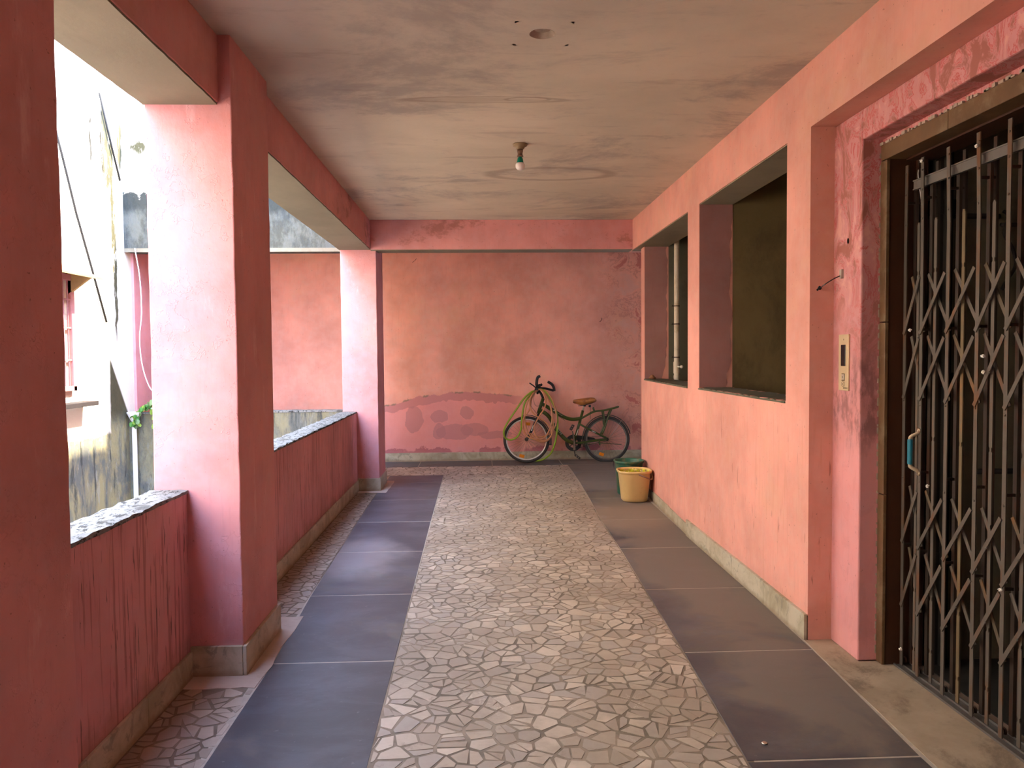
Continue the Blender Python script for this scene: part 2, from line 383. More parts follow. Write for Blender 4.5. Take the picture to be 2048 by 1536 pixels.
# stepped recess round the lift door
bm = bmesh.new()
bx(bm, 1.905, 2.03, 3.745, 4.045, 0, 2.78); bx(bm, 1.905, 2.03, 1.55, 3.745, 2.63, 2.78); bx(bm, 1.905, 2.03, 1.25, 1.55, 0, 2.78)
wrc = obj('wall_recess', bm, m_rec, wr, bevel=.008)
bm = bmesh.new()
bx(bm, 2.012, 2.2, 3.745, 4.04, 0, 2.64); bx(bm, 2.012, 2.2, 1.55, 3.745, 2.602, 2.75); bx(bm, 2.012, 2.2, 1.25, 1.58, 0, 2.64)
obj('recess_reveal', bm, m_rec, wr)

# left side: pillars, beam, parapets
def pillar(x0, x1, y0, y1, lab):
    bm = bmesh.new(); bx(bm, x0, x1, y0, y1, -.02, ZC)
    bmesh.ops.subdivide_edges(bm, edges=[e for e in bm.edges if abs(e.verts[0].co.z-e.verts[1].co.z) > 1], cuts=30)
    rnd = random.Random(y0)
    for v in bm.verts:
        if 0.2 < v.co.z < 2.7: v.co.x += rnd.uniform(-.002, .002); v.co.y += rnd.uniform(-.002, .002)
    return struct(obj('pillar', bm, m_pil, bevel=.006), lab, 'pillar')
pillar(-1.605, -1.19, 1.58, 2.235, 'nearest square pink pillar at the left edge of the picture')
p2 = pillar(-1.605, -1.19, 3.77, 4.405, 'square pink pillar in the middle of the left side, washed by daylight')
p3 = pillar(-1.605, -1.195, 8.87, 9.45, 'far square pink pillar where the parapet meets the end of the corridor')
for y in (-.35,): pillar(-1.605, -1.19, y, y+.65, 'square pink pillar standing behind the viewpoint')
bm = bmesh.new(); bx(bm, -1.61, -1.252, -6, 8.9, 2.804, ZC); 
lb = struct(obj('beam', bm, m_beam, bevel=.005), 'dark pink ceiling beam running over the left pillars', 'beam')
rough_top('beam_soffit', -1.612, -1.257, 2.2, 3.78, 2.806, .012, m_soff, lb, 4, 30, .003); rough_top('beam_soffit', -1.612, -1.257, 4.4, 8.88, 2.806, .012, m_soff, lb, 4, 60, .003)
bm = bmesh.new(); bx(bm, -1.25, 4.2, 8.81, 9.06, 2.79, ZC)
cb = struct(obj('beam', bm, m_beam, bevel=.005), 'pink ceiling beam crossing the corridor before the end wall', 'beam')
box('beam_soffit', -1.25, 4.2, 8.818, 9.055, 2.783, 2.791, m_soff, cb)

def coping_mat():
    q = NM('weathered_coping'); c = q.mix(q.noise(4, 6, .7), (.13, .13, .12), (.24, .24, .22))
    c = q.mix(q.rng(q.noise(30, 6, .75, (1, .5, 1)), .52, .57), c, (.025, .025, .02)); c = q.mix(q.rng(q.noise(6, 5, .7, off=(4, 4, 4)), .54, .62, 0, .8), c, (.06, .06, .05))
    q.bump(q.noise(30, 5, .7), .6, .01); return q.out(c, .85)
m_cop = coping_mat()
def parapet(y0, y1, lab):
    bm = bmesh.new(); bx(bm, -1.62, -1.447, y0, y1, 0, .918)
    p = struct(obj('parapet', bm, m_par, bevel=.004), lab, 'parapet')
    rough_top('coping', -1.624, -1.443, y0+.002, y1-.002, .932, .02, m_cop, p, 5, int((y1-y0)*28), .006)
    return p
pr1 = parapet(2.235, 3.77, 'streaky dark pink parapet between the nearest and the middle pillar')
pr2 = parapet(4.405, 8.87, 'long streaky pink parapet between the middle and the far pillar')
struct(box('wall_left', -1.62, -1.45, -6, .2, 0, 2.81, m_pink), 'unseen solid pink wall added behind the viewpoint to cut side light')  # added light blocker: closes the rear bays so less light bounces inside
parapet(.3, 1.58, 'pink parapet level with the viewpoint')

# end wall and the walls closing the corridor
bm = bmesh.new(); bx(bm, -4.3, 3.9, 11.32, 11.6, -.3, ZC)
bw = struct(obj('wall_back', bm, m_back), 'damp-stained pink end wall behind the bicycle')
box('wall_right', 3.6, 3.8, 8.9, 11.33, 0, ZC, m_raw, bw)  # unseen side wall, given dark cement to dim the end wall's right part
struct(box('wall_front', -1.66, 2.06, -6.2, -6, 0, ZC, m_pink), 'pink wall closing the corridor behind the viewpoint')
# shafts behind the right wall
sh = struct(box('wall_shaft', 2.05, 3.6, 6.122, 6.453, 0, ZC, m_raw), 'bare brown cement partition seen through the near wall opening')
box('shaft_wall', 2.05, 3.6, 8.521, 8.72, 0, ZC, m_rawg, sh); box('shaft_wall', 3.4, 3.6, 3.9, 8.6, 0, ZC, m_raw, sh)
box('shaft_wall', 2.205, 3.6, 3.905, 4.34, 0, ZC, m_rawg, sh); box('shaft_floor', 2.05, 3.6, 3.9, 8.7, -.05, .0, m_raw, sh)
def ragged(name, x0, x1, y, z0, z1, par, seed):
    bm = bmesh.new(); rnd = random.Random(seed); n = 40; e = [(x0, z0)]; xx = 0
    for k in range(n+1):
        xx = .6*xx+rnd.uniform(-.010, .010); e.append((x1+xx-(.05*max(0, 1-k/6)), z0+(z1-z0)*k/n))
    e.append((x0, z1)); a = [bm.verts.new((p[0], y, p[1])) for p in e]; b = [bm.verts.new((p[0], y+.004, p[1])) for p in e]
    bm.faces.new(a); bm.faces.new(b[::-1])
    for i in range(len(e)): bm.faces.new((a[i], a[(i+1) % len(e)], b[(i+1) % len(e)], b[i]))
    return obj(name, bm, m_grimy, par)
m_grimy = pink('pink_paint_grimy', (.36, .165, .145))
ragged('reveal_plaster', 1.778, 2.035, 6.1165, 1.297, 2.774, wr, 2); ragged('reveal_plaster', 1.853, 2.10, 8.5165, 1.291, 2.774, wr, 3)

# ------------------------------------------------------------------ courtyard
def moss_shade_wall(name, low, strip=False, grey=0):
    q = NM(name); x, y, z = q.xyz()
    c = q.mix(q.noise(1.5, 6), (.70, .63, .50), (.80, .73, .59))
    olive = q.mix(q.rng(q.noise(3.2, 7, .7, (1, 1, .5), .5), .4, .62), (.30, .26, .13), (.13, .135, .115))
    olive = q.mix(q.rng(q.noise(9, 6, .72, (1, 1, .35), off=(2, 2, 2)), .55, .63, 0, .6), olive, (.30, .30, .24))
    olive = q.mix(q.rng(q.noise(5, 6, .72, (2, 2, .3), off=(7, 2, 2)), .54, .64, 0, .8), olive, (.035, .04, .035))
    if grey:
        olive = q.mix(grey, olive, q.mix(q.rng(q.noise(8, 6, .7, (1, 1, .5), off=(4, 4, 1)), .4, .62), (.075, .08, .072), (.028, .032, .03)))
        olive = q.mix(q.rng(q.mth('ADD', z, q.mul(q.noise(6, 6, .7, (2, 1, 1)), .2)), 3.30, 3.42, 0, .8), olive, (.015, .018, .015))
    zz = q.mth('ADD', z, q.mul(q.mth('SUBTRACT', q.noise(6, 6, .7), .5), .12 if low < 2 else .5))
    m = q.rng(zz, low+.02, low-.02)  # on the yard wall this band also paints the shadow over its foot
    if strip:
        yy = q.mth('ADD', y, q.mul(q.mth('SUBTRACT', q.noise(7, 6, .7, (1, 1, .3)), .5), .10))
        s1 = q.mul(q.rng(yy, 8.60, 8.64), q.rng(q.mth('ADD', z, q.mul(y, 1.6)), 15.42, 15.36)); m = q.mth('MAXIMUM', m, s1)  # strip by the wing: olive stain with the wing's shade painted in
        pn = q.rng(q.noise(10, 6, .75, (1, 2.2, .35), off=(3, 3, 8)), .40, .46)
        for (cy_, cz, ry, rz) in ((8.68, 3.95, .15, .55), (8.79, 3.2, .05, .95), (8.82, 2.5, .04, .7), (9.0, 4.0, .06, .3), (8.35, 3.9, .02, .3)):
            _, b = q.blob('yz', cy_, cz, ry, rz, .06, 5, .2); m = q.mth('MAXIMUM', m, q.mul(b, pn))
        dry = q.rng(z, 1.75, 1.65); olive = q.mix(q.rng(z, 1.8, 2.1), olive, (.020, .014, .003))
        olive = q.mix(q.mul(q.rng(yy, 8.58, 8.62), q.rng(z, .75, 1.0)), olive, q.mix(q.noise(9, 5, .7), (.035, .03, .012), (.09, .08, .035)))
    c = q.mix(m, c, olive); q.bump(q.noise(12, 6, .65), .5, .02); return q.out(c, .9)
m_opp = moss_shade_wall('whitewash_moss_shade', .74, True); m_moss = moss_shade_wall('mossy_eave', 3.47, grey=.9); m_moss2 = moss_shade_wall('mossy_parapet', 5, grey=.5)
opp = struct(box('wall_left', -4.5, -4.12, -8, 11.32, -.3, 6.0, m_opp), 'sunlit whitewashed wall across the yard, moss and painted shade at its foot')
yg = struct(box('floor_yard', -4.2, -1.62, -8, 9.2, -.4, -.3, m_ground), 'pale cement ground of the narrow yard between the buildings', 'ground')
wb = struct(box('beam', -4.14, -1.606, 9.05, 9.30, 2.81, 3.60, m_moss), 'blackened mossy roof edge over the side wing across the yard', 'beam')
box('parapet_upper', -4.14, -1.606, 9.06, 9.2, 3.6, 4.25, m_opp, wb); box('beam_lining', -4.14, -1.606, 9.045, 9.052, 2.80, 2.845, m_soff, wb)
wp = struct(box('parapet', -4.14, -1.622, 9.05, 9.2, -.3, .915, m_moss2), 'mossy grey parapet of the side wing across the yard', 'parapet')
rough_top('coping', -4.14, -1.622, 9.045, 9.205, .936, .02, m_cop, wp, 30, 5, .004)
we = struct(box('wall_wing', -4.2, -4.09, 9.21, 11.32, -.3, ZC, m_pink), 'dark pink end wall inside the side wing across the yard')
struct(box('floor_wing', -4.2, -1.45, 9.2, 11.4, -.1, -.004, m_screed), 'floor of the side wing behind its parapet', 'floor')
# upper storey parapet of this building: throws the shadow on the yard wall
struct(box('parapet', -1.66, -1.54, -6, 9.05, ZC+.17, 4.0, m_opp), 'rooftop parapet above the left beam, out of view from inside the corridor', 'parapet')

# ------------------------------------------------------------------ floor
bm = bmesh.new(); bx(bm, -1.62, 4.2, -6.2, 11.6, -.25, -.006)
fl = struct(obj('floor', bm, m_screed), 'corridor floor of dark stone slabs and a crazy-paved mosaic runner', 'floor')
def lerp(tab, y):
    for (a, va), (b, vb) in zip(tab, tab[1:]):
        if y <= b: return va+(vb-va)*max(0, (y-a))/(b-a)
    return tab[-1][1]
TL = [(-2, -.435), (2.87, -.447), (4.97, -.466), (7.03, -.484), (9.97, -.497), (12, -.50)]
TR = [(-2, .96), (2.79, 1.008), (3.92, 1.052), (6.04, 1.109), (7.2, 1.12), (8.4, 1.178), (9.81, 1.213), (12, 1.22)]
SL = [(-2, -1.08), (2.9, -1.09), (3.91, -1.09), (5.02, -1.14), (6.1, -1.165), (7.2, -1.19), (8.34, -1.205), (10, -1.21)]
SR = [(-2, 1.69), (2.8, 1.70), (3.8, 1.745), (4.1, 1.755), (8.7, 1.80), (11, 3.5)]
# grout bed under the mosaic
bm = bmesh.new()
prism(bm, [(lerp(TL, 0), 0), (lerp(TR, 0), 0), (lerp(TR, 6), 6), (lerp(TR, 10), 10), (lerp(TL, 9.97), 9.97), (lerp(TL, 5), 5)], -.02, -.0015)
prism(bm, [(-4.08, 9.97), (1.21, 9.97), (1.22, 10.72), (-4.08, 10.72)], -.02, -.0018)
prism(bm, [(-1.44, 0), (lerp(SL, 0), 0), (lerp(SL, 4), 4), (lerp(SL, 6), 6), (lerp(SL, 9.4), 9.4), (-1.44, 9.4)], -.02, -.0017)
obj('grout_bed', bm, m_grout, fl)
bm = bmesh.new(); prism(bm, [(lerp(SL, 0), 0), (lerp(TL, 0), 0), (lerp(TL, 9.97), 9.97), (lerp(SL, 9.97), 9.97), (lerp(SL, 5), 5)], -.02, -.0012)
prism(bm, [(lerp(TR, 0), 0), (lerp(SR, 0), 0), (1.76, 4.05), (1.76, 6), (1.9, 10.7), (lerp(TR, 10.7), 10.7), (lerp(TR, 6), 6)], -.02, -.0012); prism(bm, [(-4.05, 10.735), (3.4, 10.735), (3.4, 11.3), (-4.05, 11.3)], -.02, -.0012)
obj('joint_mortar', bm, plain('slab_joint', (.42, .37, .30), .9, var=.3), fl)
# slabs
def slab(pts, z=.0):
    cx = sum(p[0] for p in pts)/4; cy_ = sum(p[1] for p in pts)/4
    bm = bmesh.new(); prism(bm, [(p[0]-cx, p[1]-cy_) for p in pts], -.012, z+random.uniform(-.0006, .0008))
    o = obj('stone_slab', bm, m_slab, fl, bevel=.0015, seg=1); o.location = (cx, cy_, 0); return o
g = .005
ys = [-.51, .59, 1.70, 2.798, 3.898, 4.997, 6.096, 7.196, 8.295, 9.394]
for a, b in zip(ys, ys[1:]):
    slab([(lerp(SL, a)+g, a+g), (lerp(TL, a)-g, a+g), (lerp(TL, b)-g, b-g), (lerp(SL, b)+g, b-g)])
slab([(lerp(SL, 9.4)+g, 9.394+g), (lerp(TL, 9.4)-g, 9.394+g), (lerp(TL, 9.96)-g, 9.965-g), (lerp(SL, 9.96)+g, 9.965-g)])
ys2 = [.69, 1.763, 2.838, 3.912, 4.986, 6.06, 7.12, 8.2, 9.3, 10.1, 10.73]
for a, b in zip(ys2, ys2[1:]):
    slab([(lerp(TR, a)+g, a+g), (lerp(SR, a)-g, a+g), (lerp(SR, min(b, 8.7))-g, b-g), (lerp(TR, b)+g, b-g)])
for a, b in ((-4.0, -3.0), (-3, -1.95), (-1.95, -.9), (-.9, .15), (.15, 1.15), (1.15, 2.2), (2.2, 3.4)):
    slab([(a+g, 10.735), (b-g, 10.735), (b-g, 11.27), (a+g, 11.27)])
for a, b in ((9.0, 10.1), (10.1, 10.73)): slab([(1.83+g, a), (2.9, a), (2.9, b-g), (1.83+g, b-g)])
# landing of the lift door and cement aprons round pillars
bm = bmesh.new(); prism(bm, [(1.70, 0), (2.06, 0), (2.06, 3.75), (2.02, 3.78), (2.02, 3.74), (1.91, 3.74), (1.91, 4.05), (1.76, 4.06), (1.745, 3.8), (1.715, 2.8), (1.70, 1)], -.012, .001)
obj('landing_screed', bm, m_land, fl)
for y0, y1, xo in ((3.62, 4.6, -1.09), (8.74, 9.55, -1.10), (1.5, 2.4, -1.10)):
    bm = bmesh.new(); rnd = random.Random(y0); n = 14
    pts = [(-1.445, y0)]+[(-1.445+(xo+1.445)*k/6+rnd.uniform(-.004, .004), y0+rnd.uniform(-.012, .012)) for k in range(1, 7)]
    pts += [(xo+rnd.uniform(-.012, .012), y0+(y1-y0)*k/8) for k in range(1, 8)]+[(-1.445+(xo+1.445)*(6-k)/6, y1+rnd.uniform(-.012, .012)) for k in range(0, 6)]+[(-1.445, y1)]
    prism(bm, pts, -.008, .0022); obj('cement_apron', bm, m_apron, fl)

# crazy-paving chips
def clip(poly, px, py, nx, ny):            # keep the side where (p-(px,py)).n <= 0
    out = []; L = len(poly)
    for i in range(L):
        a, b = poly[i], poly[(i+1) % L]; da = (a[0]-px)*nx+(a[1]-py)*ny; db = (b[0]-px)*nx+(b[1]-py)*ny
        if da <= 0: out.append(a)
        if (da <= 0) != (db <= 0):
            t = da/(da-db); out.append((a[0]+(b[0]-a[0])*t, a[1]+(b[1]-a[1])*t))
    return out
def area(p): return abs(sum(p[i][0]*p[(i+1) % len(p)][1]-p[(i+1) % len(p)][0]*p[i][1] for i in range(len(p))))/2
chips = []
def pave(x0f, x1f, y0, y1, px, py, skip=None, seed=1):
    rnd = random.Random(seed); ny = max(1, round((y1-y0)/py)); rows = []
    xa = min(x0f(y0), x0f(y1)); xb = max(x1f(y0), x1f(y1)); nx = max(2, round((xb-xa)/px)); S = {}
    for j in range(-1, ny+1):
        for i in range(-1, nx+1):
            S[i, j] = (xa+(i+.5+(j % 2)*.5+rnd.uniform(-.46, .46))*(xb-xa)/nx, y0+(j+.5+rnd.uniform(-.46, .46))*(y1-y0)/ny)
    for j in range(ny):
        for i in range(-1, nx):
            s = S[i, j]; P = [(s[0]-.15, s[1]-.15), (s[0]+.15, s[1]-.15), (s[0]+.15, s[1]+.15), (s[0]-.15, s[1]+.15)]
            P = clip(P, 0, y0+.004, 0, -1); P = clip(P, 0, y1-.004, 0, 1)
            xl, xr = x0f(s[1])+.004, x1f(s[1])-.004
            P = clip(P, xl, 0, -1, 0); P = clip(P, xr, 0, 1, 0)
            gap = rnd.choice((.0025, .0035, .005, .0065))
            for dj in (-2, -1, 0, 1, 2):
                for di in (-2, -1, 0, 1, 2):
                    if (di or dj) and (i+di, j+dj) in S and P:
                        q = S[i+di, j+dj]; nxx, nyy = q[0]-s[0], q[1]-s[1]; L = math.hypot(nxx, nyy)
                        if L < 1e-4: continue
                        nxx /= L; nyy /= L
                        P = clip(P, (q[0]+s[0])/2-nxx*gap, (q[1]+s[1])/2-nyy*gap, nxx, nyy)
            if len(P) < 3 or area(P) < 2e-4: continue
            parts = [P]
            if rnd.random() < .55 and area(P) > .003:       # broken across
                a = rnd.uniform(0, PI); cx = sum(p[0] for p in P)/len(P); cy_ = sum(p[1] for p in P)/len(P)
                nx_, ny_ = math.cos(a), math.sin(a); gg = rnd.uniform(.0015, .004)
                parts = [clip(P, cx-nx_*gg, cy_-ny_*gg, nx_, ny_), clip(P, cx+nx_*gg, cy_+ny_*gg, -nx_, -ny_)]
            for Q in parts:
                if len(Q) < 3: continue
                cx = sum(p[0] for p in Q)/len(Q); cy_ = sum(p[1] for p in Q)/len(Q)
                if skip and skip(cx, cy_): continue
                # drop near-duplicate corners
                R_ = [p for k, p in enumerate(Q) if math.hypot(p[0]-Q[k-1][0], p[1]-Q[k-1][1]) > .003]
                if len(R_) < 3 or area(R_) < 1.5e-4: continue
                a = rnd.gauss(0, .09); s_ = rnd.uniform(.90, 1.0); ca, sa_ = math.cos(a)*s_, math.sin(a)*s_
                R_ = [(cx+(p[0]-cx)*ca-(p[1]-cy_)*sa_, cy_+(p[0]-cx)*sa_+(p[1]-cy_)*ca) for p in R_]
                chips.append((cx, cy_, R_))
pave(lambda y: lerp(TL, y), lambda y: lerp(TR, y), 1.2, 9.97, .098, .088, seed=3)
pave(lambda y: -4.05, lambda y: 1.22, 9.972, 10.72, .10, .09, seed=4)
sk = lambda x, y: any(a-.02 < y < b+.02 for a, b in ((3.62, 4.6), (8.74, 9.55), (1.5, 2.4)))
pave(lambda y: -1.43, lambda y: lerp(SL, y), 1.2, 9.4, .09, .085, sk, seed=5)
def vis(c):
    v = Vector((c[0], c[1], -EYE)); z = v.dot(fw)
    if z < .3: return False
    return 0 < 1024+F*v.dot(ri)/z < 2048 and 0 < 768-F*v.dot(up)/z < 1536
def key(c): return area(c[2])/c[1]**3 if vis(c) else 0
chips.sort(key=key, reverse=True)
rnd = random.Random(11)
for cx, cy_, P in chips[:300]:
    bm = bmesh.new(); prism(bm, [(p[0]-cx, p[1]-cy_) for p in P], -.006, rnd.uniform(-.0005, .0012))
    o = obj('mosaic_chip', bm, rnd.choice(m_tiles), fl); o.location = (cx, cy_, 0)
verts, faces, mi = [], [], []
for cx, cy_, P in chips[300:]:
    n = len(P); k = len(verts); z = rnd.uniform(-.0005, .0012)
    if area(P) and sum(P[i][0]*P[(i+1) % n][1]-P[(i+1) % n][0]*P[i][1] for i in range(n)) < 0: P = P[::-1]
    verts += [(p[0], p[1], z) for p in P]+[(p[0], p[1], -.006) for p in P]; t = rnd.randrange(5)
    faces.append(tuple(range(k, k+n))); mi.append(t)
    for i in range(n): faces.append((k+n+i, k+n+(i+1) % n, k+(i+1) % n, k+i)); mi.append(t)
me = bpy.data.meshes.new('mosaic_chips'); me.from_pydata(verts, [], faces)
for mm in m_tiles: me.materials.append(mm)
me.polygons.foreach_set('material_index', mi); me.update()
o = bpy.data.objects.new('mosaic_chips', me); C.objects.link(o); o.parent = fl; o['kind'] = 'stuff'

# ------------------------------------------------------------------ skirtings
def skirting(name, runs, lab, h=.12, t=.016):
    root = None
    for (p0, p1, hh, L) in runs:
        a, b = Vector(p0+(0,)), Vector(p1+(0,)); d = (b-a); n = max(1, round(d.length/L)); d.normalize(); nr = Vector((d.y, -d.x, 0))
        seg = (b-a).length/n
        for k in range(n):
            bm = bmesh.new(); bx(bm, .0012, seg-.0012, 0, t, .0, (hh or h)+random.uniform(-.003, .003))
            M_ = Matrix((d, nr, Vector((0, 0, 1)))).transposed().to_4x4(); M_.translation = a+d*seg*k
            bmesh.ops.transform(bm, matrix=M_, verts=bm.verts)
            if root is None:
                bm2 = bmesh.new(); bx(bm2, 0, (b-a).length, -.002, .004, 0, (hh or h)-.004)
                M2 = M_.copy(); M2.translation = a; bmesh.ops.transform(bm2, matrix=M2, verts=bm2.verts)
                root = struct(obj(name, bm2, m_joint), lab, 'skirting')
            obj('skirting_tile', bm, m_skirt, root, bevel=.0015, seg=1)
    return root
skirting('baseboard_left', [((-1.447, 2.24), (-1.447, 3.75), .13, .6), ((-1.447, 4.42), (-1.447, 8.85), .13, .6)], 'brown-stained stone skirting along the left parapets')
skirting('baseboard_pillar', [((-1.445, 3.77), (-1.19, 3.77), .15, .4), ((-1.19, 3.754), (-1.19, 4.405), .15, .7)], 'tall stone skirting round the foot of the middle pillar', t=.018)
skirting('baseboard_pillar', [((-1.445, 8.87), (-1.195, 8.87), .15, .4), ((-1.195, 8.854), (-1.195, 9.45), .15, .6)], 'stone skirting round the foot of the far pillar')
skirting('baseboard_pillar', [((-1.445, 1.58), (-1.19, 1.58), .15, .4), ((-1.19, 1.564), (-1.19, 2.235), .15, .6)], 'stone skirting round the foot of the nearest pillar')
skirting('baseboard_right', [((1.775, 6.45), (1.775, 4.04), .14, .61)], 'pale stone skirting under the near wall opening', t=.02)
skirting('baseboard_right', [((fx(8.72), 8.72), (1.775, 6.47), .10, .8)], 'thinner stone skirting of the right wall beside the buckets', t=.010)
skirting('baseboard_back', [((-4.08, 11.32), (3.5, 11.32), .125, .96)], 'grey-veined stone skirting of the end wall', t=.02)
# walls run clockwise so that tiles stand proud of them

# ------------------------------------------------------------------ lift door: stone frame, collapsible gate, shaft
m_frame = plain('brown_stone', (.14, .078, .036), .45, var=.45, scale=6, dirt=(.20, .135, .075), bump=.2)
m_framed = plain('brown_stone_dark', (.060, .024, .012), .4, var=.4, scale=7)
ft = thing('door_frame', (2.04, 2.65, 0), 'brown polished stone surround of the lift door, chipped along its outer edge', 'door frame', kind=None)
def fbox(name, x0, x1, y0, y1, z0, z1, mat=m_frame, par=ft, bev=.003):
    bm = bmesh.new(); bx(bm, x0-2.04, x1-2.04, y0-2.65, y1-2.65, z0, z1); return obj(name, bm, mat, par, bevel=bev)
for a, b in ((0, .86), (.863, 1.72), (1.723, 2.52)):
    fbox('jamb_stone', 2.0, 2.018, 3.688, 3.744, a+.002, b); fbox('jamb_stone', 2.0, 2.10, 1.58, 1.66, a+.002, b)
for a, b in ((1.58, 2.30), (2.303, 3.20), (3.203, 3.744)): fbox('lintel_stone', 2.0, 2.10, a, b, 2.523, 2.60)
fbox('inner_jamb', 2.018, 2.20, 3.693, 3.76, .0, 2.53, m_framed); fbox('inner_jamb', 2.15, 2.20, 3.67, 3.693, .0, 2.53, m_framed); fbox('inner_lintel', 2.10, 2.24, 1.5, 3.76, 2.515, 2.62, m_framed)
bm = bmesh.new(); rnd = random.Random(5)       # broken mortar line round the frame
for k in range(60):
    y = 3.74-k*.0355+rnd.uniform(-.01, .01); h = rnd.uniform(.004, .014); bx(bm, 1.994-2.04, 2.006-2.04, y-2.65, y+rnd.uniform(.012, .034)-2.65, 2.598, 2.6+h)
for k in range(46):
    z = .05+k*.055+rnd.uniform(-.015, .015); bx(bm, 1.994-2.04, 2.006-2.04, 3.742-2.65, 3.742+rnd.uniform(.003, .010)-2.65, z, z+rnd.uniform(.01, .045))
o = obj('mortar_crumbs', bm, plain('pale_mortar', (.42, .33, .25), .95, var=.4), ft); o['kind'] = 'stuff'

def iron(name, a, rust, amt):
    q = NM(name); c = q.mix(q.noise(5, 5, .6, (1, 1, .5)), [k*.75 for k in a], [k*1.25 for k in a])
    c = q.mix(q.rng(q.noise(4, 6, .7, (3, 3, .8), off=(2, 9, 1)), .5, .68, 0, amt), c, rust)
    return q.out(c, .6, .35)
m_iron = iron('dusty_iron', (.115, .097, .077), (.16, .07, .028), .85)
m_irond = iron('dark_iron', (.055, .04, .03), (.10, .035, .015), .8)
m_rail = iron('galvanised_rail', (.15, .137, .12), (.11, .075, .05), .4)
gt = thing('folding_gate', (2.09, 2.65, 0), 'rusty collapsible iron lift gate of upright bars and crossed straps', 'gate')
def gobj(name, bm, mat, par=gt, **k):
    bmesh.ops.translate(bm, vec=(-2.09, -2.65, 0), verts=bm.verts); return obj(name, bm, mat, par, **k)
bars = [3.66, 3.525, 3.325, 3.12, 2.935, 2.74, 2.545, 2.35, 2.155, 1.96, 1.765]
rnd = random.Random(21)
def strap(bm, y0, z0, y1, z1, x, wd, th):
    d = Vector((0, y1-y0, z1-z0)); L = d.length; d.normalize(); n = Vector((0, -d.z, d.y))
    v = []
    for sx in (-th/2, th/2):
        for (t, s) in ((0, -1), (L, -1), (L, 1), (0, 1)): v.append(bm.verts.new(Vector((x+sx, y0, z0))+d*t+n*s*wd/2))
    for f in ((0, 1, 2, 3), (7, 6, 5, 4), (0, 4, 5, 1), (1, 5, 6, 2), (2, 6, 7, 3), (3, 7, 4, 0)): bm.faces.new([v[i] for i in f])
for i, y in enumerate(bars):
    top = 2.49+rnd.uniform(-.012, .008); bent = rnd.uniform(-.006, .006)
    bm = bmesh.new(); strap(bm, y+bent, 2.15, y-bent, top, 2.086, .023, .005); strap(bm, y, .012, y+bent, 2.15, 2.086, .023, .005)
    for z in (2.44, 2.34, 2.2, 1.33, .95, .33):
        lathe(bm, [(.0055, 0), (.005, .003), (.002, .0045)], 8, Matrix.Translation((2.0835, y+bent*(.5), z+rnd.uniform(-.01, .01))) @ Matrix.Rotation(-PI/2, 4, 'Y'))
    gobj('upright_bar', bm, m_iron)
    bm = bmesh.new(); bx(bm, 2.128, 2.142, y-.011, y+.011, .02, 2.40); bx(bm, 2.154, 2.166, y-.010, y+.010, .02, 2.47); gobj('rear_channel', bm, m_irond)
    for z in (2.30, 1.68, 1.0, .62):
        bm = bmesh.new(); bx(bm, 2.088, 2.156, y-.005, y+.005, z-.006, z+.006); gobj('spacer', bm, m_irond)
    bm = bmesh.new()        # roller at the foot
    lathe(bm, [(.004, -.008), (.016, -.007), (.012, 0), (.016, .007), (.004, .008)], 12, Matrix.Translation((2.11, y+.018, .03)) @ Matrix.Rotation(PI/2, 4, 'Y')); gobj('roller', bm, m_irond)
for i, (a, b) in enumerate(zip(bars, bars[1:])):
    ym = a*.52+b*.48+(-.03 if i == 0 else 0); ztop = 2.19
    # notched short bar
    P = []; zs = [(.02, .010)]
    for zc in (.13+.04*(i % 2), .42, .80+.05*(i % 2), 1.17, 1.52, 1.95):
        zs += [(zc-.012, .010), (zc-.006, .005), (zc+.006, .005), (zc+.012, .010)]
    zs += [(ztop-.012, .010), (ztop, .004)]
    bm = bmesh.new(); L = [[], [], [], []]
    for z, wd in zs:
        for k, (x, s) in enumerate(((2.092, -1), (2.092, 1), (2.097, 1), (2.097, -1))): L[k].append(bm.verts.new((x, ym+s*wd, z)))
    for j in range(len(zs)-1):
        for k in range(4): bm.faces.new((L[k][j], L[(k+1) % 4][j], L[(k+1) % 4][j+1], L[k][j+1]))
    bm.faces.new([L[k][0] for k in range(4)][::-1]); bm.faces.new([L[k][-1] for k in range(4)])
    gobj('short_bar', bm, iron('rusty_iron', (.16, .12, .065), (.27, .115, .028), .9) if i in (2, 7) else m_iron)
    for j, (z0, z1) in enumerate(((1.65, 1.93), (1.335, 1.64), (.62, .905), (.30, .60))):
        cut = 0
        bm = bmesh.new(); strap(bm, a+.004, z0+.01, b+.012, z1, 2.0805, .019, .004)
        lathe(bm, [(.006, 0), (.005, .003), (.002, .005)], 8, Matrix.Translation((2.0785, (a+b)/2, (z0+z1)/2)) @ Matrix.Rotation(-PI/2, 4, 'Y')); gobj('cross_strap', bm, m_iron)
        bm = bmesh.new(); strap(bm, a-.02, z1+.01, b+.006, z0+.02, 2.1065, .019, .004); gobj('cross_strap', bm, iron('rusty_strap', (.11, .085, .055), (.25, .10, .025), .9) if (i+j) % 3 == 0 else m_iron)
bm = bmesh.new(); bx(bm, 2.108, 2.122, 1.68, 3.64, 2.358, 2.405); bx(bm, 2.104, 2.109, 1.68, 3.64, 2.399, 2.405); bx(bm, 2.104, 2.109, 1.68, 3.64, 2.358, 2.364); gobj('top_rail', bm, m_rail)
bm = bmesh.new(); bx(bm, 2.062, 2.07, 1.66, 3.69, 0, .010); bx(bm, 2.07, 2.15, 1.66, 3.69, 0, .004); bx(bm, 2.098, 2.102, 1.66, 3.69, 0, .012); bx(bm, 2.145, 2.15, 1.66, 3.69, 0, .014); gobj('bottom_track', bm, m_rail)
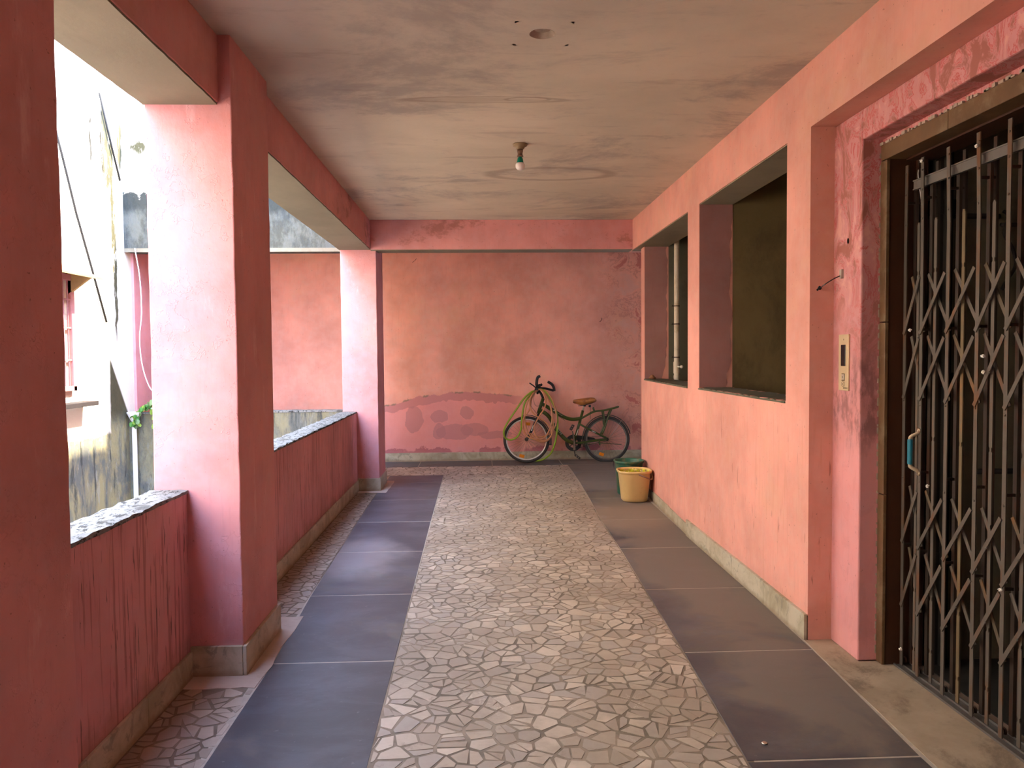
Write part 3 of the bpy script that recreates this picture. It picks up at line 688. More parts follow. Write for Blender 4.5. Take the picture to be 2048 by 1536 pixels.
# handle
bm = bmesh.new(); tube(bm, catmull([(2.082, 3.525, 1.20), (2.076, 3.525, 1.187), (2.056, 3.54, 1.172), (2.052, 3.546, 1.15), (2.052, 3.546, 1.04), (2.056, 3.54, 1.022), (2.076, 3.525, 1.008), (2.082, 3.525, .995)], 5), .007, 8, flat=(1.3, .7))
for z in (1.20, .995): lathe(bm, [(.004, 0), (.012, 0), (.012, .004), (.004, .004)], 12, Matrix.Translation((2.083, 3.525, z)) @ Matrix.Rotation(-PI/2, 4, 'Y'))
h = gobj('handle', bm, plain('bare_steel', (.45, .36, .24), .5, .5), smooth=True); h['label'] = 'bent steel pull handle'
bm = bmesh.new(); bx(bm, 2.042, 2.060, 3.533, 3.558, 1.035, 1.158); g_ = gobj('grip', bm, plain('blue_paint', (.02, .17, .24), .35), bevel=.006); g_['label'] = 'worn blue sleeve of the handle'
# lint caught in the straps
m_lint = plain('white_lint', (.75, .70, .62), .95)
for (y, z, x) in ((3.055, 1.555, 2.07), (3.05, 1.49, 2.07), (2.93, .62, 2.07), (3.64, .10, 2.07), (3.6, 1.68, 2.075), (3.44, .95, 2.075), (3.12, 2.43, 2.074), (3.52, 2.47, 2.074)):
    bm = bmesh.new(); bmesh.ops.create_icosphere(bm, subdivisions=2, radius=.008)
    for v in bm.verts: v.co = v.co*rnd.uniform(.5, 1.3)+Vector((x, y, z))
    gobj('lint_tuft', bm, m_lint)
gt_shaft = struct(box('wall_shaft', 2.205, 3.9, 3.735, 3.9, 0, 3.12, m_shaft), 'dim cement side wall of the lift shaft behind the gate')
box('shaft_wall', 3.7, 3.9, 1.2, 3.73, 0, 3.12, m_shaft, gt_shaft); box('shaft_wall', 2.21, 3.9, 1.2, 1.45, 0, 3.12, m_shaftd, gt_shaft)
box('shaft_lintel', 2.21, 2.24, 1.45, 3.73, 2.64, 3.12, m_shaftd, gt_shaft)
box('shaft_shade_sheet', 2.21, 3.9, 1.2, 3.73, -.004, .0015, m_shaftd, gt_shaft)  # near-black sheet over the shaft floor, standing in for shade
# guide rail and conduits on the shaft wall
gr = thing('guide_rail', (2.27, 3.68, 0), 'black steel lift guide rail standing just inside the gate at the far jamb', 'rail')
bm = bmesh.new(); bx(bm, -.03, .06, -.005, .045, 0, 3.1); bx(bm, .01, .02, -.05, 0, 0, 3.1); obj('rail', bm, m_shaftd, gr)
for z in (.5, 1.4, 2.25):
    bm = bmesh.new(); bx(bm, -.045, .09, -.012, .05, z, z+.07); obj('bracket', bm, m_shaftd, gr)
m_pip = plain('black_conduit', (.025, .02, .017), .6)
def rod(name, pts, r, mat, label, cat, seg=8, group=None, smooth=True, sub=1):
    bm = bmesh.new(); tube(bm, catmull(pts, sub) if sub > 1 else pts, r, seg); return tag(obj(name, bm, mat, smooth=smooth), label, cat, group)
rod('conduit', [(2.33, 3.715, 2.25), (2.59, 3.715, 2.245)], .014, m_pip, 'dark upper conduit on the shaft wall, left of the loose cable', 'pipe')
rod('conduit', [(2.60, 3.715, 2.205), (3.3, 3.715, 2.205)], .010, m_pip, 'dark thin conduit on the shaft wall, right of the loose cable', 'pipe')
rod('conduit', [(2.48, 3.71, .97), (3.3, 3.71, .965)], .014, m_pip, 'dark low conduit crossing the shaft wall behind the gate', 'pipe')
rod('cable', [(2.60, 3.70, 2.27), (2.625, 3.695, 2.24), (2.60, 3.69, 2.16), (2.645, 3.69, 2.08), (2.66, 3.69, 2.0), (2.62, 3.69, 1.93), (2.60, 3.70, 1.88)], .009, m_pip, 'loose black cable looping on the shaft wall behind the gate', 'cable', sub=6)
rod('cable', [(2.14, 3.655, 2.46), (2.13, 3.64, 2.43), (2.135, 3.632, 2.36), (2.15, 3.64, 2.30)], .0025, m_lint, 'short pale wire hanging inside the top corner of the door frame', 'cable', sub=6)

# call panel
m_brass = plain('brushed_plate', (.62, .50, .30), .35, .35, var=.12, scale=18)
m_black = plain('black_plastic', (.012, .010, .012), .25, var=.1)
pn = thing('call_panel', (1.905, 3.904, 1.375), 'brushed metal lift call panel with dark display, left of the gate', 'call panel')
bm = bmesh.new(); bx(bm, -.009, 0, -.053, .053, 0, .293); obj('plate', bm, m_brass, pn, bevel=.002)
bm = bmesh.new(); bx(bm, -.0115, -.004, -.024, .026, .128, .240); obj('display', bm, m_black, pn, bevel=.003)
bm = bmesh.new(); 
for a in ((-.016, .016, .086, .089), (-.016, .016, .052, .055), (-.016, -.0135, .052, .089)): bx(bm, -.0102, -.006, a[0], a[1], a[2], a[3])
obj('button_bezel', bm, m_black, pn)
bm = bmesh.new(); bx(bm, -.0125, -.005, -.0125, .014, .0565, .0845); bt = obj('call_button', bm, plain('steel_button', (.50, .42, .33), .35, .4), pn, bevel=.002)
bm = bmesh.new(); bmesh.ops.create_cone(bm, cap_ends=True, segments=3, radius1=.0045, radius2=.0045, depth=.001, matrix=Matrix.Translation((-.0132, 0, .071)) @ Matrix.Rotation(PI/2, 4, 'Y') @ Matrix.Rotation(PI, 4, 'Z')); obj('arrow', bm, m_black, bt)
PM = lambda y, z: Matrix.Translation((-.0094, y, z)) @ Matrix(((0, 0, -1, 0), (-1, 0, 0, 0), (0, 1, 0, 0), (0, 0, 0, 1)))
m_ink = plain('ink', (.10, .075, .05), .6)
bm = bmesh.new(); lathe(bm, [(.0125, 0), (.0145, 0), (.0145, .0006), (.0125, .0006)], 28, Matrix.Translation((-.0091, .004, .034)) @ Matrix.Rotation(-PI/2, 4, 'Y'), cap=False); bx(bm, -.0096, -.009, -.0125, -.010, .022, .048); obj('emblem', bm, m_ink, pn)
text_mesh('emblem_letter', 'e', .024, m_ink, pn, PM(.005, .035)); text_mesh('lettering', 'INTECH', .0125, m_ink, pn, PM(-.024, .0135)); text_mesh('lettering', '8', .012, m_ink, pn, PM(-.002, .266))
# wire stub with a twisted end
ws = thing('wire_stub', (1.905, 3.94, 1.975), 'short black wire with a taped end poking from a tube in the pink reveal', 'wire')
bm = bmesh.new(); tube(bm, [(.01, 0, 0), (-.012, -.002, .004)], .008, 10); bx(bm, -.012, 0, -.012, .010, -.012, .035); obj('conduit_tube', bm, plain('grey_tube', (.38, .32, .27), .6), ws)
bm = bmesh.new(); tube(bm, catmull([(-.012, 0, .002), (-.04, .012, -.012), (-.07, .04, -.035), (-.082, .075, -.052)], 6), .0028, 8); obj('wire', bm, m_black, ws)
bm = bmesh.new(); bmesh.ops.create_icosphere(bm, subdivisions=2, radius=.0105, matrix=Matrix.Translation((-.084, .082, -.054)))
for v in bm.verts: v.co += Vector([rnd.uniform(-.003, .003) for _ in range(3)])
bmesh.ops.create_icosphere(bm, subdivisions=2, radius=.008, matrix=Matrix.Translation((-.088, .105, -.062))); obj('taped_end', bm, m_black, ws)
bm = bmesh.new(); lathe(bm, [(.004, 0), (.0085, 0), (.0085, .003), (.004, .003)], 12, Matrix.Translation((1.9045, 3.878, 2.15)) @ Matrix.Rotation(-PI/2, 4, 'Y') @ Matrix.Scale(1.7, 4, (1, 0, 0))); tag(obj('wall_plug', bm, m_black), 'small dark plug hole in the pink reveal above the wire stub', 'wall plug')

# ------------------------------------------------------------------ lamp
lp = thing('ceiling_lamp', (.306, 5.661, ZC), 'bare unlit bulb with a green collar in a brown holder on the ceiling', 'lamp')
m_bak = plain('aged_bakelite', (.27, .19, .10), .45)
bm = bmesh.new(); lathe(bm, [(.052, 0), (.055, -.006), (.050, -.016), (.034, -.022), (.031, -.034), (.024, -.040)], 28); obj('ceiling_rose', bm, m_bak, lp, smooth=True)
bm = bmesh.new(); lathe(bm, [(.022, -.038), (.021, -.060), (.018, -.066), (.019, -.084), (.0235, -.086), (.0235, -.094), (.017, -.095)], 24); obj('lamp_holder', bm, plain('brown_bakelite', (.15, .085, .05), .4), lp, smooth=True)
bm = bmesh.new(); lathe(bm, [(.014, -.094), (.0145, -.102), (.020, -.106), (.0245, -.134), (.0255, -.138)], 24); obj('bulb_collar', bm, plain('green_plastic', (.0, .20, .13), .4), lp, smooth=True)
bm = bmesh.new(); lathe(bm, [(.0255, -.138), (.033, -.146), (.0345, -.158), (.0335, -.170), (.029, -.180), (.021, -.187), (.010, -.191), (.001, -.192)], 28); obj('bulb', bm, plain('opal_plastic', (.78, .72, .68), .35, var=.03), lp, smooth=True)

# ------------------------------------------------------------------ pipe and stone in the far opening
m_pvc = plain('aged_pvc', (.58, .49, .37), .45, var=.12, dirt=(.42, .33, .22), scale=8)
px_, py_ = 2.185, 8.40
wp_ = thing('drain_pipe', (px_, py_, 0), 'upright cream plastic pipe behind the far wall opening', 'pipe')
bm = bmesh.new(); tube(bm, [(0, 0, 0), (0, 0, 3.1)], .030, 18); obj('pipe', bm, m_pvc, wp_, smooth=False)
bm = bmesh.new(); tube(bm, [(0, 0, 1.35), (0, 0, 1.48)], .036, 18); tube(bm, [(0, 0, 1.29), (0, 0, 1.33)], .034, 18); obj('coupling', bm, m_pvc, wp_, bevel=.003)
bm = bmesh.new(); tube(bm, [(.0, -.034, 1.425), (.03, -.055, 1.425)], .008, 8); bmesh.ops.create_icosphere(bm, subdivisions=2, radius=.018, matrix=Matrix.Translation((.038, -.062, 1.425))); obj('tap_knob', bm, plain('white_plastic', (.72, .66, .58), .4), wp_, smooth=True)
for z in (2.1, 1.9, 1.53):
    bm = bmesh.new(); lathe(bm, [(.031, -.006), (.034, -.006), (.034, .006), (.031, .006)], 18, Matrix.Translation((0, 0, z)), cap=False); tube(bm, [(-.03, -.01, z), (-.06, -.012, z-.004)], .004, 6); tube(bm, [(-.045, -.015, z), (-.045, .015, z+.012)], .004, 6); obj('pipe_clip', bm, m_irond, wp_)
bm = bmesh.new(); bmesh.ops.create_icosphere(bm, subdivisions=3, radius=.03)
rnd = random.Random(3)
for v in bm.verts:
    v.co.x *= 1.3; v.co.z *= (1.15 if v.co.z > 0 else .5); v.co.x *= (1-.5*max(0, v.co.z/.035)); v.co += Vector([rnd.uniform(-.002, .002) for _ in range(3)])
bmesh.ops.translate(bm, vec=(1.90, 8.36, 1.305), verts=bm.verts)
tag(obj('stone', bm, plain('brown_clod', (.22, .095, .045), .9, var=.4)), 'small brown clod lying on the sill of the far wall opening', 'stone')

# ------------------------------------------------------------------ buckets and tin
def bucket(name, loc, r0, r1, h, mat, label, rz=0, pw=.72, lip=.014):
    t = thing(name, loc, label, 'bucket', rz=rz)
    bm = bmesh.new()
    prof = [(r0-.03, 0), (r0-.012, .003), (r0, .016), (r0+(r1-r0)*.9-.002, h-.035), (r1, h-.03), (r1+lip*.4, h-.028), (r1+lip, h-.008), (r1+lip*.8, h), (r1, h-.002), (r1-.006, h-.012), (r0-.004, .022), (r0-.04, .014)]
    lathe(bm, prof, 56, pw=pw, cap=True); obj('body', bm, mat, t, smooth=True)
    return t
m_yel = NM('cream_plastic'); x, y, z = m_yel.xyz(); c = m_yel.mix(m_yel.noise(6, 5), (.66, .44, .17), (.76, .54, .24))
c = m_yel.mix(m_yel.rng(z, .05, .0, 0, .6), c, (.30, .20, .09)); c = m_yel.mix(m_yel.rng(m_yel.noise(18, 6, .7), .58, .7, 0, .5), c, (.45, .27, .10)); m_yel = m_yel.out(c, .45)
by = bucket('bucket', (1.632, 8.045, .0), .137, .172, .335, m_yel, 'dirty cream plastic bucket with yellow-green residue inside, in front of the green one')
bm = bmesh.new(); tube(bm, catmull([(.19, -.01, .30), (.165, -.12, .245), (.09, -.182, .275), (.03, -.186, .30), (.015, -.180, .305)], 8), .0075, 8); obj('handle', bm, plain('rope_handle', (.33, .21, .15), .8), by, smooth=True)
bm = bmesh.new(); lathe(bm, [(.004, 0), (.010, 0), (.010, .012), (.004, .012)], 10, Matrix.Translation((.022, -.178, .302)) @ Matrix.Rotation(PI/2, 4, 'X')); bmesh.ops.create_icosphere(bm, subdivisions=1, radius=.012, matrix=Matrix.Translation((.187, -.015, .30))); obj('handle_lug', bm, plain('lug', (.30, .20, .14), .7), by)
m_res = NM('paint_residue'); c = m_res.mix(m_res.rng(m_res.noise(16, 5, .7), .42, .55), (.40, .27, .12), (.62, .58, .03)); c = m_res.mix(m_res.rng(m_res.noise(22, 4, .6, off=(3, 3, 3)), .56, .6), c, (.80, .72, .25)); m_res = m_res.out(c, .8)
bm = bmesh.new(); lathe(bm, [(.1702, .324), (.164, .318), (.150, .18), (.148, .176), (.10, .20), (.001, .21)], 56, pw=.72, cap=False)
rnd = random.Random(4)
for v in bm.verts: 
    if v.co.z < .25: v.co.z += rnd.uniform(-.02, .03)
obj('residue', bm, m_res, by)
bm = bmesh.new()
for k in range(9):
    a = rnd.uniform(.2, 2.9); lathe(bm, [(.001, -.008), (.012, -.004), (.016, .004), (.001, .010)], 8, Matrix.Translation((.155*math.cos(a), .155*math.sin(a)*.98, .285+rnd.uniform(-.02, .03))) @ Matrix.Rotation(rnd.uniform(0, 3), 4, 'X'))
obj('paint_clots', bm, plain('lime_paint', (.60, .62, .05), .6), by)
bm = bmesh.new(); bx(bm, -.028, -.016, -.1415, -.138, .07, .135); bmesh.ops.transform(bm, matrix=Matrix.Translation((0, -.006, 0)) @ Matrix.Rotation(-.10, 4, 'X'), verts=bm.verts); obj('paint_scratch', bm, plain('white_paint', (.8, .76, .68), .5), by)
m_grn = plain('green_bucket_plastic', (.03, .12, .075), .45, dirt=(.10, .13, .07))
bg_ = bucket('bucket', (1.650, 8.425, 0), .13, .160, .385, m_grn, 'dark green plastic bucket standing behind the cream one', pw=1, lip=.012)
bm = bmesh.new(); tube(bm, catmull([(-.172, .0, .37), (-.182, -.03, .33), (-.176, -.06, .30)], 6), .004, 8); obj('handle', bm, m_black, bg_)
tn = thing('tin_can', (1.790, 8.26, 0), 'rusty brown tin wedged between the cream bucket and the wall', 'can')
m_tin = plain('rusty_tin', (.24, .12, .055), .6, .3, var=.45, scale=12, dirt=(.08, .04, .025))
bm = bmesh.new(); lathe(bm, [(.030, 0), (.034, .004), (.034, .10), (.035, .105), (.034, .11), (.034, .208), (.036, .214), (.033, .214), (.032, .10)], 24); obj('body', bm, m_tin, tn, smooth=True)
bm = bmesh.new(); lathe(bm, [(.031, .206), (.031, .210), (.001, .210)], 24, cap=False); obj('lid', bm, plain('tin_top', (.4, .33, .24), .5, .3), tn)

# ------------------------------------------------------------------ bicycle
K = 138.0
def B(px, py, y=0.0): return Vector(((px-1052.8)/K, y, max(0, (926.6-.016*(px-1052.8)-py)/K)))
bk = thing('bicycle', (.655, 10.98, 0), 'olive green bicycle with tan saddle and rear rack leaning by the end wall', 'bicycle')
bk.rotation_euler = (-.045, 0, 0)
m_olive = plain('olive_paint', (.050, .066, .014), .32, .1, var=.25, scale=8)
m_blk = plain('black_paint', (.018, .017, .016), .45); m_rub = plain('tyre_rubber', (.035, .031, .028), .8, dirt=(.05, .042, .034))
m_chr = plain('dull_chrome', (.55, .50, .42), .3, .8); m_orange = plain('orange_reflector', (.70, .22, .01), .3)
m_sp = plain('spoke_steel', (.20, .17, .14), .4, .7)
RW = .340
def wheel(name, c, flat, white, y):
    """wheel in its own frame, centre at origin, axle along Y"""
    we_ = None
    bm = bmesh.new(); n = 72; ring = []
    for i in range(n):
        a = 2*PI*i/n; rr = RW-.021
        p = Vector((math.cos(a)*rr, 0, math.sin(a)*rr))
        ring.append(p)
    tube(bm, ring, .0205, 12, closed=True)
    for v in bm.verts:
        if v.co.z < -c.z+.0015: 
            v.co.y *= 1.15; v.co.z = -c.z+.0015
    ty = obj(name, bm, m_rub, bk, smooth=True); ty.location = c
    ty['label'] = 'front wheel with a pale rim' if white else 'rear wheel with a flat tyre'
    bm = bmesh.new(); ring = [Vector((math.cos(2*PI*i/n)*(RW-.046), 0, math.sin(2*PI*i/n)*(RW-.046))) for i in range(n)]
    tube(bm, ring, .0075, 8, closed=True, flat=(1.5, 1)); obj('rim', bm, white or m_sp, ty, smooth=True)
    bm = bmesh.new(); lathe(bm, [(.006, -.06), (.008, -.058), (.008, -.042), (.026, -.040), (.026, -.032), (.016, -.028), (.016, .028), (.026, .032), (.026, .04), (.008, .042), (.006, .06)], 16, Matrix.Rotation(PI/2, 4, 'X')); obj('hub', bm, m_irond, ty)
    sp = None
    for k in range(32):
        a = 2*PI*k/32; s = 1 if k % 2 else -1; off = (.38 if (k//2) % 2 else -.38)
        if sp is None:
            bm = bmesh.new(); tube(bm, [(math.cos(off)*.024, -.034, math.sin(off)*.024), (RW-.05, -.004, 0)], .0011, 4); sp = obj('spoke', bm, m_sp, ty); me0 = sp.data
            bm = bmesh.new(); tube(bm, [(math.cos(off)*.024, .034, -math.sin(off)*.024), (RW-.05, .004, 0)], .0011, 4); me1 = bpy.data.meshes.new('spoke'); bm.to_mesh(me1); bm.free(); me1.materials.append(m_sp)
        else:
            q = sp.copy(); q.data = me0 if s < 0 else me1; C.objects.link(q); q.parent = ty; q.rotation_euler = (0, a, 0)
    return ty
cf = B(1052.8, 880); cf.z = RW; cr = B(1214.4, 876); cr.z = RW-.012
m_white = plain('pale_rim', (.62, .58, .52), .4, .2)
wf = wheel('front_wheel', cf, False, m_white, 0); wr_ = wheel('rear_wheel', cr, True, None, 0)
def reflector(wh, px, py):
    p = B(px, py)-wh.location; bm = bmesh.new(); a = math.atan2(p.z, p.x)
    bmesh.ops.create_cube(bm, size=1, matrix=Matrix.Translation((p.x, -.008, p.z)) @ Matrix.Rotation(-a+PI/2, 4, 'Y') @ Matrix.Diagonal((.075, .012, .046, 1)))
    o = obj('reflector', bm, m_orange, wh, bevel=.016, seg=3); o['label'] = 'orange spoke reflector'
reflector(wf, 1043, 913); reflector(wf, 1055.5, 848.5); reflector(wr_, 1203.5, 909)
def part(name, P, r, mat, sub=6, seg=12, par=bk, flat=None, smooth=True, lab=None):
    bm = bmesh.new(); Q = catmull(P, sub) if sub > 1 else [Vector(p) for p in P]
    tube(bm, Q, r, seg, flat=flat); o = obj(name, bm, mat, par, smooth=smooth)
    if lab: o['label'] = lab
    return o
def multi(name, paths, mat, par=bk, seg=10, lab=None):
    bm = bmesh.new()
    for P, r, s in paths: tube(bm, catmull(P, s) if s > 1 else [Vector(p) for p in P], r, seg)
    o = obj(name, bm, mat, par, smooth=True)
    if lab: o['label'] = lab
    return o
hb, ht = B(1077, 827), B(1087, 797)
bbk = B(1148, 887); st = B(1167, 821)
part('top_tube', [B(1086, 809), B(1103.5, 818.6), B(1116, 827), B(1130, 835), B(1145.5, 839), B(1163, 837)], .026, m_olive, seg=16)
dt = part('down_tube', [B(1080, 821), B(1091, 827), B(1100.6, 837), B(1110, 855), B(1122, 870), B(1134, 881), bbk], .0285, m_olive, seg=16)
part('head_tube', [hb, ht], .025, m_olive, 1); part('seat_tube', [bbk, st], .020, m_olive, 1)
part('seat_post', [st, B(1170.5, 806)], .0125, m_chr, 1)
multi('chain_stay', [([bbk+Vector((.02, s*.02, 0)), B(1180, 883, s*.05), B(1213, 879, s*.06)], .014, 4) for s in (-1, 1)], m_olive)
multi('seat_stay', [([B(1158, 847, s*.012), B(1175, 857, s*.05), B(1213, 876, s*.062)], .013, 4) for s in (-1, 1)], m_olive)
bm = bmesh.new(); tube(bm, [B(1183, 861.5, -.066), B(1187, 863, -.068), B(1193, 866.5, -.064)], [.004, .009, .003], 8); tube(bm, [B(1152, 872, -.017), B(1155, 865, -.018), B(1157, 858, -.017)], [.004, .010, .004], 8); tube(bm, [B(1108, 846, -.021), B(1103.5, 838, -.022)], [.007, .004], 8)
obj('decal', bm, m_white, bk)['label'] = 'white decal flashes'
a_ = math.atan2(-(876-852), 1127-1112)
v1 = B(1114, 856.5); v2 = B(1125, 871.5); mid = (v1+v2)/2+Vector((0, -.0292, 0)); ang = math.atan2(v2.z-v1.z, v2.x-v1.x)
text_mesh('lettering', 'ATLAS', .040, m_white, bk, Matrix.Translation(mid+Vector((-.012, 0, .014))) @ Matrix.Rotation(-ang, 4, 'Y') @ Matrix.Rotation(PI/2, 4, 'X'), .001, 1.12)
v1 = B(1115, 826); v2 = B(1127, 833.5); mid = (v1+v2)/2+Vector((0, -.0268, .002)); ang = math.atan2(v2.z-v1.z, v2.x-v1.x)
text_mesh('lettering', 'ATLAS', .022, m_chr, bk, Matrix.Translation(mid) @ Matrix.Rotation(-ang, 4, 'Y') @ Matrix.Rotation(PI/2, 4, 'X'), .001, 1.1)
fk = multi('fork', [([B(1078, 827, 0), B(1074, 838, s*.028), B(1070, 847, s*.036), B(1061, 866, s*.040), B(1052.8, 880.5, s*.050)], .0165, 5) for s in (-1, 1)]+[([B(1074, 834, -.035), B(1074, 834, .035)], .013, 1)], m_blk, lab='black front fork')
bm = bmesh.new(); tube(bm, [B(1066, 851, -.052), B(1062.5, 862, -.055)], [.005, .008], 8); obj('fork_decal', bm, m_white, fk)
part('stem', [ht, B(1083, 788), B(1078.5, 782), B(1075, 776)], .017, m_blk, 5)
multi('handlebar', [([B(1075, 778, 0), B(1073.5, 774, -.09), B(1072, 768, -.19)], .015, 6), ([B(1075, 777, 0), B(1092, 777, .10), B(1110, 781.5, .165)], .017, 6)], m_blk)
multi('grip', [([B(1072, 771, -.19), B(1072.5, 762, -.21), B(1074.5, 755.5, -.215), B(1078.5, 753, -.205)], .021, 6)], m_blk, lab='near black handlebar grip')
multi('grip', [([B(1112, 782, .17), B(1111, 775, .185), B(1107, 768.5, .18), B(1099, 763.5, .165)], .021, 6)], m_blk, lab='far black handlebar grip')
multi('brake_lever', [([B(1071, 776, -.17), B(1064, 770.5, -.2), B(1058, 766.5, -.21)], [.009]*12+[.007], 6), ([B(1076, 774, -.10), B(1081, 771, -.13), B(1083, 768, -.14)], .011, 5)], m_blk)
bm = bmesh.new()
for p, r in ((B(1073, 779, -.06), .026), (B(1078, 772, -.15), .024), (B(1070, 783, -.02), .022), (B(1076, 786, 0), .019), (B(1082, 770, -.14), .018)):
    bmesh.ops.create_icosphere(bm, subdivisions=2, radius=r, matrix=Matrix.Translation(p) @ Matrix.Diagonal((1, .8, 1.15, 1)))
obj('lamp_bracket', bm, m_blk, bk, smooth=True)
multi('brake_cable', [([B(1070, 780, -.12), B(1060, 800, -.13), B(1062, 812, -.06), B(1074, 828, -.03)], .0025, 8), ([B(1072, 778, -.1), B(1067, 798, -.1), B(1072, 812, -.05), B(1085, 812, -.03), B(1104, 824, -.025), B(1130, 841, -.024)], .0025, 8)], m_blk)
bm = bmesh.new(); lathe(bm, [(.004, -.01), (.011, -.008), (.011, .008), (.004, .01)], 10, Matrix.Translation(B(1108.5, 821, -.028)) @ Matrix.Rotation(PI/2, 4, 'X')); obj('cable_clamp', bm, m_chr, bk)
# saddle
def saddle():
    bm = bmesh.new(); L = []
    prof = [(0, .018, .004, .030), (.012, .026, .014, .046), (.06, .036, .022, .066), (.12, .048, .030, .092), (.19, .075, .040, .092), (.26, .100, .046, .082), (.305, .104, .040, .066), (.33, .085, .020, .036)]
    for xx, wd, zt, dp in prof:
        ring = []
        for k in range(16):
            a = 2*PI*k/16; c, s = math.cos(a), math.sin(a)
            ring.append(bm.verts.new((xx, wd*c, zt-dp*.5+(dp*.5*s if s > 0 else dp*.62*s*(1 if abs(c) < .9 else .5)))))
        L.append(ring)
    for A, B_ in zip(L, L[1:]):
        for k in range(16): bm.faces.new((A[k], A[(k+1) % 16], B_[(k+1) % 16], B_[k]))
    bm.faces.new(L[0]); bm.faces.new(L[-1][::-1]); bmesh.ops.translate(bm, vec=B(1147.5, 801.5), verts=bm.verts)
    return obj('saddle', bm, plain('tan_cover', (.36, .135, .035), .5, var=.3, scale=14, dirt=(.20, .075, .025)), bk, smooth=True)
sa = saddle(); sa['label'] = 'tan leather-look saddle cover'
multi('saddle_rail', [([B(1158, 812, s*.02), B(1170, 810.5, s*.03), B(1186, 806, s*.035)], .004, 4) for s in (-1, 1)]+[([B(1182, 809, 0), B(1182, 838, 0)], .003, 1)], m_blk)
bm = bmesh.new(); bmesh.ops.create_icosphere(bm, subdivisions=2, radius=.02, matrix=Matrix.Translation(B(1181, 812)))
bx(bm, B(1168, 0).x, B(1173, 0).x, -.02, .02, B(1170, 813).z, B(1170, 808).z); obj('saddle_clamp', bm, m_blk, bk)
# rack
multi('rear_rack', [([B(1164, 837, s*.02), B(1178, 829, s*.045), B(1190.5, 823, s*.055), B(1210, 820.5, s*.055), B(1233, 815, s*.055), B(1238.5, 813, s*.04)], .0115, 6) for s in (-1, 1)]
      + [([B(1238.5, 813, -.04), B(1239, 812.5, 0), B(1238.5, 813, .04)], .008, 4), ([B(1189, 823, -.05), B(1187, 817, -.04), B(1188.5, 815, 0), B(1190, 818, .04), B(1192, 823, .05)], .010, 5)]
      + [([B(px, py, -.055), B(px, py, .055)], .0045, 1) for px, py in ((1197, 822.2), (1207, 821), (1216, 819.5), (1225, 817.5))]
      + [([B(1207, 822, s*.056), B(1210, 848, s*.062), B(1211, 852, s*.064), B(1204, 869, s*.066)], .011, 3) for s in (-1, 1)]
      + [([B(1223.5, 819, s*.056), B(1216, 836, s*.06), B(1211, 851, s*.064), B(1204, 868, s*.068)], .011, 3) for s in (-1, 1)], m_olive, lab='olive tubular luggage rack')
def fender(name, c, r, a0, a1, par, mat):
    bm = bmesh.new(); n = 28; G = []
    for i in range(n+1):
        a = math.radians(a0+(a1-a0)*i/n); row = []
        for k in range(7):
            t = (k/6-.5)*2; row.append(bm.verts.new((c.x+math.cos(a)*(r-.010*t*t), t*.028, c.z+math.sin(a)*(r-.010*t*t))))
        G.append(row)
    for i in range(n):
        for k in range(6): bm.faces.new((G[i][k], G[i][k+1], G[i+1][k+1], G[i+1][k]))
    o = obj(name, bm, mat, par, smooth=True); s = o.modifiers.new('s', 'SOLIDIFY'); s.thickness = .002; return o
m_fen = plain('dusty_mudguard', (.05, .045, .035), .5)
fender('rear_mudguard', cr, RW+.022, 12, 196, bk, m_fen); fender('front_mudguard', cf, RW+.020, 5, 98, bk, m_fen)
bm = bmesh.new(); p = cf+Vector((RW+.018, 0, .03)); bx(bm, p.x-.012, p.x+.004, -.032, .032, p.z-.11, p.z+.01); bx(bm, p.x-.03, p.x+.006, -.033, .033, p.z-.115, p.z-.10); obj('mud_flap', bm, m_blk, bk)
multi('mudguard_stay', [([cr+Vector((.02, -.06, .01)), cr+Vector((math.cos(.9)*(RW+.02), -.03, math.sin(.9)*(RW+.02)))], .0022, 1), ([cf+Vector((.02, -.05, .01)), cf+Vector((math.cos(.1)*(RW+.02), -.03, math.sin(.1)*(RW+.02)))], .0022, 1), ([cf+Vector((0, -.055, -.004)), cf+Vector((.10, -.05, .0))], .004, 1)], m_chr)
# transmission
cs = bbk+Vector((0, 0, 0))
bm = bmesh.new(); lathe(bm, [(.070, .044), (.116, .044), (.120, .046), (.120, .066), (.116, .068), (.070, .068)], 40, Matrix.Translation((cs.x, 0, cs.z)) @ Matrix.Rotation(-PI/2, 4, 'X') , cap=False)
bmesh.ops.scale(bm, vec=(1, 1, 1), verts=bm.verts); cg = obj('chain_guard', bm, m_blk, bk, smooth=False)
bm = bmesh.new()
for k in range(8):
    a = 2*PI*k/8; tube(bm, [cs+Vector((.02*math.cos(a), .056, .02*math.sin(a))), cs+Vector((.08*math.cos(a), .056, .08*math.sin(a)))], .006, 6)
obj('chainring', bm, m_blk, bk)
bm = bmesh.new(); prism(bm, [(cs.x-.02, .125), (cs.x+.30, .075), (cs.x+.33, .05), (cs.x+.30, .035), (cs.x+.06, .05), (cs.x-.02, .06)], .05, .066)
bmesh.ops.transform(bm, matrix=Matrix(((1, 0, 0, 0), (0, 0, 1, 0), (0, 1, 0, cs.z), (0, 0, 0, 1))), verts=bm.verts); obj('chain_case', bm, m_blk, bk, bevel=.004)
multi('chain', [([cs+Vector((.02, .055, -.10)), B(1180, 890, .055), cr+Vector((0, .055, -.035))], .003, 1), ([cs+Vector((.02, .055, .10)), cr+Vector((0, .055, .035))], .003, 1)], m_blk)
multi('brake_rod', [([B(1150, 887, -.04), B(1180, 888, -.06), B(1198, 884, -.07)], .004, 4), ([B(1196, 886, -.072), B(1243, 888.5, -.07)], .0042, 1), ([B(1198, 880, -.07), B(1199, 890, -.07)], .012, 1)], m_olive)
bm = bmesh.new()
